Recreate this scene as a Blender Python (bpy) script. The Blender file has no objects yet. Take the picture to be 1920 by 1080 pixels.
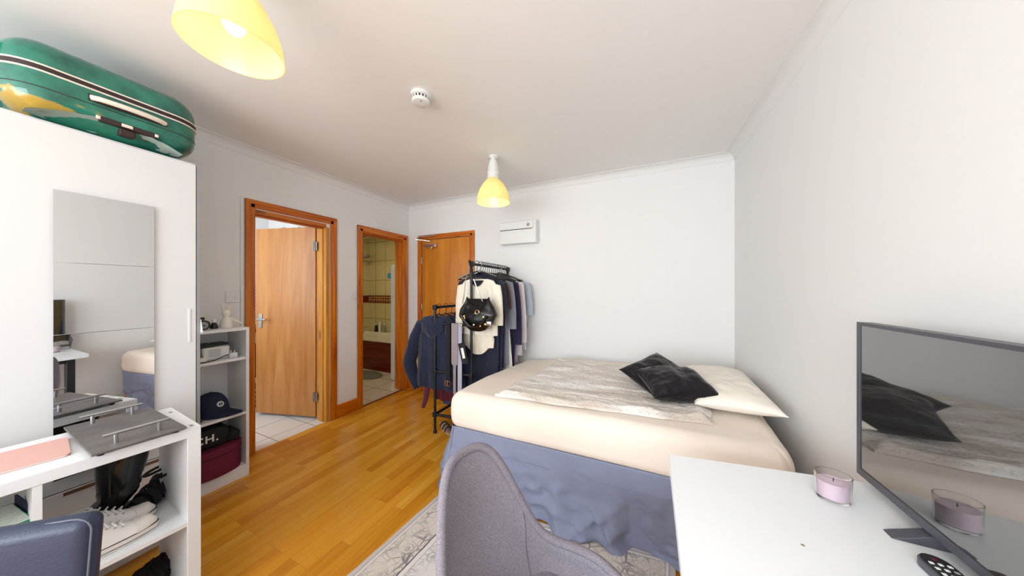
import bpy, bmesh, math, random
from mathutils import Vector, Matrix, noise
from mathutils.bvhtree import BVHTree
PI = math.pi
SC = bpy.context.scene
COL = SC.collection
rad = math.radians

# ---------------------------------------------------------------- camera, light, exposure
cam = bpy.data.cameras.new('camera')
cam.sensor_width = 36.0
cam.lens = 36.0 * 525.0 / 1920.0
cam.shift_y = 3.0 / 1920.0
cam.clip_start = 0.02
camo = bpy.data.objects.new('camera', cam)
COL.objects.link(camo)
camo.location = (0, 0, 1.336)
camo.rotation_euler = (PI / 2, 0, math.atan(240 / 525))
SC.camera = camo

world = bpy.data.worlds.new('world')
SC.world = world
world.use_nodes = True
world.node_tree.nodes['Background'].inputs[0].default_value = (0.75, 0.87, 1.0, 1)
world.node_tree.nodes['Background'].inputs[1].default_value = 2.2

SC.view_settings.view_transform = 'Standard'
SC.view_settings.look = 'None'
SC.view_settings.gamma = 1
SC.view_settings.exposure = 0.47
SC.view_settings.use_curve_mapping = False


def area(name, loc, rot, sx, sy, power, color):
    l = bpy.data.lights.new(name, 'AREA')
    l.shape = 'RECTANGLE'
    l.size, l.size_y, l.energy, l.color = sx, sy, power, color
    o = bpy.data.objects.new(name, l)
    COL.objects.link(o)
    o.location, o.rotation_euler = loc, rot
    return o


# daylight through two unseen windows added behind the camera, the kitchen window and the bathroom's ceiling lamp
area('added_rear_daylight', (-0.95, -2.32, 1.52), (PI / 2 + 0.12, 0, 0), 2.7, 1.35, 66, (0.91, 0.96, 1.0))
area('added_side_fill', (-2.88, -1.75, 1.5), (PI / 2, 0, -PI / 2), 0.95, 1.3, 30, (0.90, 0.96, 1.0))  # added fill from the side, lightens the right wall and desk
area('kitchen_daylight', (-3.7, 0.25, 1.6), (PI / 2, 0, 0), 1.0, 1.2, 15, (0.86, 0.94, 1.0))
area('bathroom_lamp', (-4.1, 2.9, 2.40), (0, 0, 0), 0.3, 0.3, 5.0, (1.0, 0.84, 0.50))


# ---------------------------------------------------------------- materials
def lin(c):
    return tuple(((v / 255) / 12.92 if v <= 10 else (((v / 255) + 0.055) / 1.055) ** 2.4) for v in c) + (1.0,)


class NT:
    def __init__(s, name):
        s.m = bpy.data.materials.new(name)
        s.m.use_nodes = True
        s.t = s.m.node_tree
        s.b = s.t.nodes['Principled BSDF']

    def n(s, typ, props=None, **inp):
        d = s.t.nodes.new(typ)
        for k, v in (props or {}).items():
            setattr(d, k, v)
        for k, v in inp.items():
            s.set(d, k.replace('_', ' ') if k.replace('_', ' ') in d.inputs else (int(k[1:]) if k[0] == 'i' and k[1:].isdigit() else k), v)
        return d

    def set(s, d, k, v):
        if hasattr(v, 'outputs'):
            s.t.links.new(v.outputs[0], d.inputs[k])
        elif isinstance(v, bpy.types.NodeSocket):
            s.t.links.new(v, d.inputs[k])
        else:
            d.inputs[k].default_value = v

    def math(s, op, a, b=0.0, c=None):
        d = s.n('ShaderNodeMath', {'operation': op})
        s.set(d, 0, a)
        s.set(d, 1, b)
        if c is not None:
            s.set(d, 2, c)
        return d.outputs[0]

    def ramp(s, fac, stops, interp='LINEAR'):
        d = s.n('ShaderNodeValToRGB')
        s.set(d, 0, fac)
        r = d.color_ramp
        r.interpolation = interp
        while len(r.elements) < len(stops):
            r.elements.new(0.5)
        for e, (p, c) in zip(r.elements, stops):
            e.position = p
            e.color = c
        return d.outputs[0]

    def mix(s, fac, a, b, mode='MIX'):
        d = s.n('ShaderNodeMix', {'data_type': 'RGBA', 'blend_type': mode})
        s.set(d, 0, fac)
        s.set(d, 6, a)
        s.set(d, 7, b)
        return d.outputs[2]

    def bump(s, h, strength=0.3, dist=0.01):
        d = s.n('ShaderNodeBump')
        d.inputs['Strength'].default_value = strength
        d.inputs['Distance'].default_value = dist
        s.set(d, 'Height', h)
        s.t.links.new(d.outputs[0], s.b.inputs['Normal'])

    def coord(s, scale=(1, 1, 1), rot=(0, 0, 0), out='Object', loc=(0, 0, 0)):
        tc = s.n('ShaderNodeTexCoord')
        mp = s.n('ShaderNodeMapping')
        s.set(mp, 'Vector', tc.outputs[out])
        mp.inputs['Scale'].default_value = scale
        mp.inputs['Rotation'].default_value = rot
        mp.inputs['Location'].default_value = loc
        return mp.outputs[0]


def plain(name, c, rough=0.5, metal=0.0, spec=0.5, nscale=None, bump=0.0, vary=0.0, coat=0.0, sheen=0.0, alpha=None, emis=0.0):
    t = NT(name)
    col = lin(c)
    t.b.inputs['Base Color'].default_value = col
    t.b.inputs['Roughness'].default_value = rough
    t.b.inputs['Metallic'].default_value = metal
    t.b.inputs['Specular IOR Level'].default_value = spec
    t.b.inputs['Coat Weight'].default_value = coat
    t.b.inputs['Sheen Weight'].default_value = sheen
    if emis:
        t.b.inputs['Emission Color'].default_value = col
        t.b.inputs['Emission Strength'].default_value = emis
    if nscale:
        nz = t.n('ShaderNodeTexNoise', Vector=t.coord())
        nz.inputs['Scale'].default_value = nscale
        nz.inputs['Detail'].default_value = 4
        if bump:
            t.bump(nz.outputs[0], bump, 0.01)
        if vary:
            d = tuple(v * (1 - vary) for v in col[:3]) + (1,)
            u = tuple(min(1, v * (1 + vary)) for v in col[:3]) + (1,)
            t.set(t.b, 'Base Color', t.ramp(nz.outputs[0], [(0.3, d), (0.7, u)]))
    return t.m


def wood(name, dark, mid, light, axis=2, knots=True, rough=0.3, scale=1.0, wavy=1.0):
    """grain runs along axis"""
    t = NT(name)
    sc = [9 * scale, 9 * scale, 9 * scale]
    sc[axis] = 0.8 * scale
    v = t.coord(tuple(sc))
    n1 = t.n('ShaderNodeTexNoise', Vector=v)
    n1.inputs['Scale'].default_value = 1.6
    n1.inputs['Detail'].default_value = 6
    n1.inputs['Distortion'].default_value = 0.9 * wavy
    sc2 = [70, 70, 70]
    sc2[axis] = 3
    n2 = t.n('ShaderNodeTexNoise', Vector=t.coord(tuple(sc2)))
    n2.inputs['Scale'].default_value = 1.0
    f = t.math('ADD', t.math('MULTIPLY', n1.outputs[0], 0.75), t.math('MULTIPLY', n2.outputs[0], 0.25))
    c = t.ramp(f, [(0.32, lin(dark)), (0.5, lin(mid)), (0.68, lin(light))])
    if knots:
        sk = [7, 7, 7]
        sk[axis] = 2.2
        vo = t.n('ShaderNodeTexVoronoi', Vector=t.coord(tuple(sk)))
        vo.inputs['Scale'].default_value = 1.0
        k = t.ramp(vo.outputs['Distance'], [(0.0, (1, 1, 1, 1)), (0.09, (0.8, 0.8, 0.8, 1)), (0.14, (0, 0, 0, 1))])
        c = t.mix(t.math('MULTIPLY', k, 0.75), c, tuple(x * 0.25 for x in lin(dark)[:3]) + (1,))
    t.set(t.b, 'Base Color', c)
    t.b.inputs['Roughness'].default_value = rough
    t.bump(f, 0.05, 0.004)
    return t.m


def floor_mat():
    t = NT('oak_strip_floor')
    v = t.coord((1, 1, 1), (0, 0, PI / 2))
    br = t.n('ShaderNodeTexBrick', {'offset': 0.37, 'offset_frequency': 3, 'squash': 1.0}, Vector=v)
    br.inputs['Color1'].default_value = (0, 0, 0, 1)
    br.inputs['Color2'].default_value = (1, 1, 1, 1)
    br.inputs['Mortar'].default_value = (0.0, 0.0, 0.0, 1)
    br.inputs['Scale'].default_value = 1.0
    br.inputs['Mortar Size'].default_value = 0.0007
    br.inputs['Brick Width'].default_value = 0.46
    br.inputs['Row Height'].default_value = 0.068
    g = t.n('ShaderNodeTexNoise', Vector=t.coord((26, 1.6, 1)))
    g.inputs['Scale'].default_value = 1.5
    g.inputs['Detail'].default_value = 5
    g.inputs['Distortion'].default_value = 0.6
    f = t.math('ADD', t.math('MULTIPLY', br.outputs['Color'], 0.55), t.math('MULTIPLY', g.outputs[0], 0.5))
    c = t.ramp(f, [(0.15, lin((190, 112, 16))), (0.45, lin((216, 146, 32))), (0.75, lin((228, 164, 52))), (0.98, lin((234, 182, 92)))])
    c = t.mix(t.math('MULTIPLY', br.outputs['Fac'], 0.55), c, lin((120, 66, 20)))
    t.set(t.b, 'Base Color', c)
    t.b.inputs['Roughness'].default_value = 0.24
    return t.m


def tiles(name, c, grout, w, h, rough=0.2, vary=0.04, rot=(0, 0, 0), off=0.0):
    t = NT(name)
    br = t.n('ShaderNodeTexBrick', {'offset': off}, Vector=t.coord((1, 1, 1), rot))
    a = lin(c)
    br.inputs['Color1'].default_value = a
    br.inputs['Color2'].default_value = tuple(x * (1 - vary) for x in a[:3]) + (1,)
    br.inputs['Mortar'].default_value = lin(grout)
    br.inputs['Scale'].default_value = 1
    br.inputs['Mortar Size'].default_value = 0.004
    br.inputs['Brick Width'].default_value = w
    br.inputs['Row Height'].default_value = h
    t.set(t.b, 'Base Color', br.outputs['Color'])
    t.b.inputs['Roughness'].default_value = rough
    return t.m


def rug_mat():
    t = NT('faded_persian_rug')
    uv = t.n('ShaderNodeTexCoord').outputs['UV']          # metres
    sx = t.n('ShaderNodeSeparateXYZ', Vector=uv)
    X, Y = sx.outputs[0], sx.outputs[1]
    dx = t.math('MINIMUM', X, t.math('SUBTRACT', 1.40, X))
    dy = t.math('MINIMUM', Y, t.math('SUBTRACT', 2.0, Y))
    wob = t.n('ShaderNodeTexNoise', Vector=uv)
    wob.inputs['Scale'].default_value = 30
    d = t.math('ADD', t.math('MINIMUM', dx, dy), t.math('MULTIPLY', t.math('SUBTRACT', wob.outputs[0], 0.5), 0.006))
    cream, beige, grey, dark = lin((240, 234, 228)), lin((232, 222, 211)), lin((186, 182, 186)), lin((104, 103, 114))
    base = t.ramp(d, [(0.0, lin((214, 206, 202))), (0.022, grey), (0.030, cream), (0.040, grey), (0.046, beige),
                      (0.205, dark), (0.211, cream), (0.235, grey), (0.242, lin((234, 229, 226)))], 'CONSTANT')
    # rosettes along the border
    vo = t.n('ShaderNodeTexVoronoi', Vector=uv)
    vo.inputs['Scale'].default_value = 7.6
    vo.inputs['Randomness'].default_value = 0.25
    ring = t.ramp(vo.outputs['Distance'], [(0.0, (0.9, 0.9, 0.9, 1)), (0.06, (0, 0, 0, 1)), (0.13, (1, 1, 1, 1)), (0.19, (0, 0, 0, 1)), (0.25, (.8, .8, .8, 1)), (0.29, (0, 0, 0, 1))], 'CONSTANT')
    # scrolling vine lines
    v2 = t.n('ShaderNodeTexVoronoi', {'feature': 'DISTANCE_TO_EDGE'}, Vector=uv)
    v2.inputs['Scale'].default_value = 30
    vine = t.ramp(v2.outputs[0], [(0.0, (1, 1, 1, 1)), (0.035, (1, 1, 1, 1)), (0.07, (0, 0, 0, 1))])
    v3 = t.n('ShaderNodeTexVoronoi', {'feature': 'DISTANCE_TO_EDGE'}, Vector=uv)
    v3.inputs['Scale'].default_value = 11
    vine2 = t.ramp(v3.outputs[0], [(0.0, (1, 1, 1, 1)), (0.03, (1, 1, 1, 1)), (0.05, (0, 0, 0, 1))])
    wear = t.n('ShaderNodeTexNoise', Vector=uv)
    wear.inputs['Scale'].default_value = 7
    wear.inputs['Detail'].default_value = 5
    wr = t.ramp(wear.outputs[0], [(0.38, (0.1, 0.1, 0.1, 1)), (0.62, (1, 1, 1, 1))])
    f = t.math('MULTIPLY', t.math('MAXIMUM', t.math('MAXIMUM', t.math('MULTIPLY', vine, 0.75), vine2), ring), wr)
    f = t.math('MULTIPLY', f, t.ramp(d, [(0.0, (0, 0, 0, 1)), (0.046, (.8, .8, .8, 1)), (0.205, (0, 0, 0, 1)), (0.242, (.7, .7, .7, 1))], 'CONSTANT'))
    c = t.mix(f, base, dark)
    # big medallion lobes
    m = t.n('ShaderNodeTexVoronoi', Vector=uv)
    m.inputs['Scale'].default_value = 2.4
    m.inputs['Randomness'].default_value = 0.6
    lob = t.ramp(m.outputs['Distance'], [(0.0, (0, 0, 0, 1)), (0.33, (1, 1, 1, 1)), (0.36, (0, 0, 0, 1)), (0.40, (.45, .45, .45, 1)), (0.47, (0, 0, 0, 1))], 'CONSTANT')
    inner = t.ramp(d, [(0.0, (0, 0, 0, 1)), (0.242, (1, 1, 1, 1))], 'CONSTANT')
    c = t.mix(t.math('MULTIPLY', t.math('MULTIPLY', lob, inner), 0.7), c, grey)
    fz = t.n('ShaderNodeTexNoise', Vector=uv)
    fz.inputs['Scale'].default_value = 260
    c = t.mix(0.25, c, t.ramp(fz.outputs[0], [(0.3, lin((150, 140, 135))), (0.7, lin((255, 250, 245)))]), 'MULTIPLY')
    t.set(t.b, 'Base Color', c)
    t.b.inputs['Roughness'].default_value = 0.95
    t.bump(fz.outputs[0], 0.3, 0.003)
    return t.m


def fur_mat():
    t = NT('snow_leopard_faux_fur')
    v = t.coord()
    n1 = t.n('ShaderNodeTexNoise', Vector=t.coord((1.2, 7.5, 1)))
    n1.inputs['Scale'].default_value = 1.5
    n1.inputs['Detail'].default_value = 3
    n1.inputs['Distortion'].default_value = 0.6
    c = t.ramp(n1.outputs[0], [(0.36, lin((250, 247, 243))), (0.46, lin((240, 232, 223))), (0.56, lin((212, 198, 184))), (0.64, lin((234, 224, 213)))])
    vo = t.n('ShaderNodeTexVoronoi', Vector=v)
    vo.inputs['Scale'].default_value = 34
    s = t.ramp(vo.outputs['Distance'], [(0.0, (1, 1, 1, 1)), (0.2, (0, 0, 0, 1))])
    n3 = t.n('ShaderNodeTexNoise', Vector=t.coord((1.2, 7.5, 1), loc=(3, 1, 0)))
    n3.inputs['Scale'].default_value = 1.6
    msk = t.ramp(n3.outputs[0], [(0.5, (0, 0, 0, 1)), (0.58, (1, 1, 1, 1))])
    c = t.mix(t.math('MULTIPLY', t.math('MULTIPLY', s, msk), 0.6), c, lin((130, 120, 118)))
    n2 = t.n('ShaderNodeTexNoise', Vector=v)
    n2.inputs['Scale'].default_value = 95
    n2.inputs['Detail'].default_value = 6
    t.set(t.b, 'Base Color', t.mix(0.35, c, t.ramp(n2.outputs[0], [(0.35, lin((225, 216, 208))), (0.6, (1, 1, 1, 1))]), 'MULTIPLY'))
    t.b.inputs['Roughness'].default_value = 0.9
    t.b.inputs['Sheen Weight'].default_value = 0.4
    t.bump(n2.outputs[0], 0.7, 0.015)
    return t.m


def weave(name, a, b, scale=800, rough=0.9):
    t = NT(name)
    n1 = t.n('ShaderNodeTexNoise', Vector=t.coord((1, 1, 0.25)))
    n1.inputs['Scale'].default_value = scale
    n1.inputs['Detail'].default_value = 2
    n2 = t.n('ShaderNodeTexNoise', Vector=t.coord((0.3, 0.3, 1)))
    n2.inputs['Scale'].default_value = scale * 0.8
    f = t.math('ADD', t.math('MULTIPLY', n1.outputs[0], 0.5), t.math('MULTIPLY', n2.outputs[0], 0.5))
    t.set(t.b, 'Base Color', t.ramp(f, [(0.38, lin(a)), (0.62, lin(b))]))
    t.b.inputs['Roughness'].default_value = rough
    t.b.inputs['Sheen Weight'].default_value = 0.035
    t.bump(f, 0.25, 0.002)
    return t.m


def speck_mat():
    t = NT('white_laminate_with_specks')
    v = t.coord()
    vo = t.n('ShaderNodeTexVoronoi', Vector=v)
    vo.inputs['Scale'].default_value = 13
    s = t.ramp(vo.outputs['Distance'], [(0.0, (1, 1, 1, 1)), (0.045, (1, 1, 1, 1)), (0.06, (0, 0, 0, 1))])
    n = t.n('ShaderNodeTexNoise', Vector=v)
    n.inputs['Scale'].default_value = 5
    k = t.ramp(n.outputs[0], [(0.50, (0, 0, 0, 1)), (0.58, (1, 1, 1, 1))])
    t.set(t.b, 'Base Color', t.mix(t.math('MULTIPLY', s, k), lin((244, 247, 249)), lin((150, 130, 105))))
    t.b.inputs['Roughness'].default_value = 0.35
    return t.m


def suitcase_mat():
    t = NT('scuffed_green_shell')
    v = t.coord()
    n = t.n('ShaderNodeTexNoise', Vector=v)
    n.inputs['Scale'].default_value = 9
    n.inputs['Detail'].default_value = 6
    c = t.ramp(n.outputs[0], [(0.35, lin((4, 84, 74))), (0.6, lin((32, 122, 100)))])
    n2 = t.n('ShaderNodeTexNoise', Vector=t.coord((7, 2.6, 7), loc=(0.3, 0.75, 0.1)))
    n2.inputs['Scale'].default_value = 1.5
    n2.inputs['Detail'].default_value = 4
    # ochre scuffs on the front corner
    sx = t.n('ShaderNodeSeparateXYZ', Vector=t.n('ShaderNodeTexCoord').outputs['Object'])
    reg = t.math('MULTIPLY', t.math('LESS_THAN', sx.outputs[1], -0.03), t.math('LESS_THAN', sx.outputs[2], 0.19))
    f = t.math('MULTIPLY', reg, t.ramp(n2.outputs[0], [(0.53, (0, 0, 0, 1)), (0.56, (.85, .85, .85, 1))]))
    c = t.mix(f, c, lin((190, 150, 50)))
    t.set(t.b, 'Base Color', c)
    t.b.inputs['Roughness'].default_value = 0.22
    t.b.inputs['Coat Weight'].default_value = 0.5
    return t.m


def glass_mat(name, c=(255, 255, 255), rough=0.0):
    t = NT(name)
    t.b.inputs['Base Color'].default_value = lin(c)
    t.b.inputs['Transmission Weight'].default_value = 1.0
    t.b.inputs['Roughness'].default_value = rough
    t.b.inputs['IOR'].default_value = 1.45
    return t.m


def shade_mat(name, c):
    t = NT(name)
    tr = t.n('ShaderNodeBsdfTranslucent')
    tr.inputs[0].default_value = lin(c)
    mx = t.n('ShaderNodeMixShader')
    mx.inputs[0].default_value = 0.45
    t.b.inputs['Base Color'].default_value = lin(c)
    t.b.inputs['Roughness'].default_value = 0.25
    t.t.links.new(t.b.outputs[0], mx.inputs[1])
    t.t.links.new(tr.outputs[0], mx.inputs[2])
    t.t.links.new(mx.outputs[0], t.t.nodes['Material Output'].inputs[0])
    return t.m


MT = {}
MT['wall'] = plain('white_wall_paint', (236, 235, 233), 0.75, nscale=60, bump=0.03)
MT['ceil'] = plain('white_ceiling_paint', (240, 238, 236), 0.85)
MT['coving'] = plain('white_coving_paint', (232, 231, 229), 0.7)
MT['floor'] = floor_mat()
MT['frame'] = wood('varnished_pine', (164, 76, 6), (200, 106, 16), (218, 136, 34))
MT['frame_h'] = wood('varnished_pine_across', (164, 76, 6), (200, 106, 16), (218, 136, 34), axis=1)
MT['frame_x'] = wood('varnished_pine_along_wall', (164, 76, 6), (200, 106, 16), (218, 136, 34), axis=0)
MT['jamb_lit'] = wood('varnished_pine_daylit', (184, 110, 24), (210, 142, 40), (224, 164, 66))  # lighter copy of the pine, daylight on this jamb painted into its colour
MT['leaf'] = wood('door_veneer', (170, 104, 44), (192, 128, 62), (204, 146, 84), knots=False, scale=0.45, wavy=1.8, rough=0.4)
MT['leaf3'] = wood('entrance_door_veneer', (186, 104, 20), (202, 124, 30), (214, 144, 46), knots=False, scale=0.5, wavy=1.6, rough=0.35)
MT['edge'] = plain('door_edge_wood', (110, 60, 30), 0.5, nscale=20, vary=0.2)
MT['tile_floor'] = tiles('kitchen_floor_tiles', (236, 232, 228), (150, 146, 142), 0.31, 0.31, 0.15, rot=(0, 0, 0.0))
MT['bath_floor'] = tiles('bathroom_floor_tiles', (226, 214, 196), (120, 108, 92), 0.33, 0.33, 0.15)
MT['bath_tile'] = tiles('bathroom_wall_tiles', (222, 208, 160), (120, 104, 60), 0.27, 0.38, 0.12, rot=(PI / 2, 0, 0))
MT['bath_tile_y'] = tiles('bathroom_wall_tiles_side', (222, 208, 160), (120, 104, 60), 0.38, 0.27, 0.12, rot=(0, PI / 2, 0))
MT['chrome'] = plain('chrome', (215, 218, 220), 0.15, 1.0)
MT['steel'] = plain('brushed_steel', (186, 190, 192), 0.3, 1.0)
MT['white_lam'] = plain('white_laminate', (236, 238, 240), 0.32)
MT['white_gloss'] = plain('white_gloss_front', (226, 226, 226), 0.25)
MT['mirror'] = plain('mirror_glass', (232, 232, 232), 0.012, 1.0)
MT['groove'] = plain('drawer_grip_shadow_gap', (120, 84, 60), 0.5)
MT['white_pl'] = plain('white_plastic', (232, 232, 230), 0.35)
MT['grey_pl'] = plain('grey_plastic', (150, 150, 152), 0.4)
MT['black_pl'] = plain('black_plastic', (22, 22, 26), 0.35)
MT['black_mat'] = plain('matt_black_powder_coat', (26, 28, 34), 0.42)
MT['slate'] = plain('dark_slate', (100, 96, 94), 0.55, nscale=14, vary=0.22, bump=0.2)
MT['pink'] = plain('rose_notebook_cover', (222, 172, 162), 0.45)
MT['paper'] = plain('paper', (240, 236, 228), 0.8)
MT['green_print'] = plain('green_print', (20, 140, 100), 0.4)
MT['boot'] = plain('patent_black_leather', (9, 10, 14), 0.26, spec=0.35, coat=0.25, nscale=14, bump=0.2)
MT['canvas'] = plain('white_canvas', (236, 234, 230), 0.8, nscale=300, bump=0.1)
MT['rubber_w'] = plain('white_rubber', (232, 224, 214), 0.45)
MT['navy_line'] = plain('dark_stripe', (60, 50, 62), 0.5)
MT['black_fab'] = plain('black_fabric', (20, 21, 27), 0.85, nscale=90, bump=0.3)
MT['fluffy'] = plain('black_fluffy_fabric', (26, 20, 22), 0.95, nscale=60, bump=1.0)
MT['pu'] = plain('blue_grey_faux_leather', (40, 50, 74), 0.40, nscale=260, bump=0.12)
MT['piping'] = plain('seam_piping', (96, 98, 112), 0.5)
MT['chair_fab'] = weave('grey_woven_fabric', (112, 106, 114), (146, 140, 150))
MT['chair_rim'] = weave('pale_grey_woven_fabric', (140, 144, 158), (182, 186, 200))
MT['skirt'] = plain('slate_blue_cotton', (132, 139, 164), 0.85, nscale=4, vary=0.05)
MT['sheet'] = plain('peach_cream_sheet', (240, 227, 214), 0.85, nscale=5, vary=0.02, bump=0.1)
MT['pillow'] = plain('ivory_pillowcase', (246, 238, 226), 0.85, nscale=9, bump=0.15)
MT['velvet'] = plain('black_crushed_velvet', (12, 8, 14), 0.45, spec=0.3, nscale=22, bump=0.9, sheen=0.08)
MT['fur'] = fur_mat()
MT['rug'] = rug_mat()
MT['rug_edge'] = plain('rug_backing', (200, 192, 186), 0.9)
MT['desk'] = speck_mat()
MT['suit'] = suitcase_mat()
MT['cream_pl'] = plain('cream_trim', (232, 222, 206), 0.4)
MT['brown_dk'] = plain('dark_zip_band', (50, 32, 30), 0.6)
MT['film'] = plain('clear_wrap', (150, 168, 160), 0.2)
MT['screen'] = plain('glossy_dark_screen', (150, 150, 150), 0.03, 0.95)
MT['bezel'] = plain('dark_grey_bezel', (74, 74, 82), 0.35)
MT['wax'] = plain('lilac_wax', (232, 206, 220), 0.5)
MT['glass'] = glass_mat('clear_glass')
MT['lamp_yellow'] = shade_mat('yellow_lamp_shade', (248, 240, 186))
MT['bulb'] = plain('lit_bulb', (255, 252, 240), 0.4, emis=3.0)
MT['burgundy'] = plain('burgundy_suede', (104, 16, 52), 0.7, nscale=40, vary=0.1)
MT['navy'] = plain('navy_cotton', (17, 28, 56), 0.8)
MT['brown_fab'] = plain('olive_brown_fabric', (84, 74, 66), 0.85, nscale=12, vary=0.3)
MT['panel'] = wood('mahogany_bath_panel', (84, 18, 10), (110, 28, 16), (128, 40, 24), axis=0, knots=False, rough=0.25)
MT['bath_w'] = plain('bath_enamel', (238, 232, 214), 0.15)
MT['mat'] = plain('grey_bath_mat', (120, 116, 108), 0.95, nscale=80, bump=0.5)
MT['cab'] = plain('pale_blue_white_door', (224, 234, 238), 0.4)
MT['teal'] = plain('teal_tag', (60, 170, 190), 0.5)
MT['blind'] = tiles('tile_splashback', (232, 224, 222), (190, 150, 140), 0.05, 0.05, 0.3, rot=(0, PI / 2, 0))
MT['dado'] = tiles('patterned_border_tile', (170, 104, 52), (226, 196, 140), 0.07, 0.05, 0.2, rot=(PI / 2, 0, 0), vary=0.6)
MT['red_br'] = plain('red_brown_border', (110, 34, 14), 0.3)
MT['sandal'] = plain('tan_leather', (190, 160, 130), 0.5)
MT['gold'] = plain('brass', (214, 178, 120), 0.25, 1.0)


def cloth(name, c, rough=0.85, fold=26):
    t = NT(name)
    t.b.inputs['Base Color'].default_value = lin(c)
    t.b.inputs['Roughness'].default_value = rough
    t.b.inputs['Sheen Weight'].default_value = 0.2
    n = t.n('ShaderNodeTexNoise', Vector=t.coord((1, 1, 0.12)))
    n.inputs['Scale'].default_value = fold
    n.inputs['Detail'].default_value = 3
    t.bump(n.outputs[0], 0.55, 0.03)
    return t.m


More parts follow.
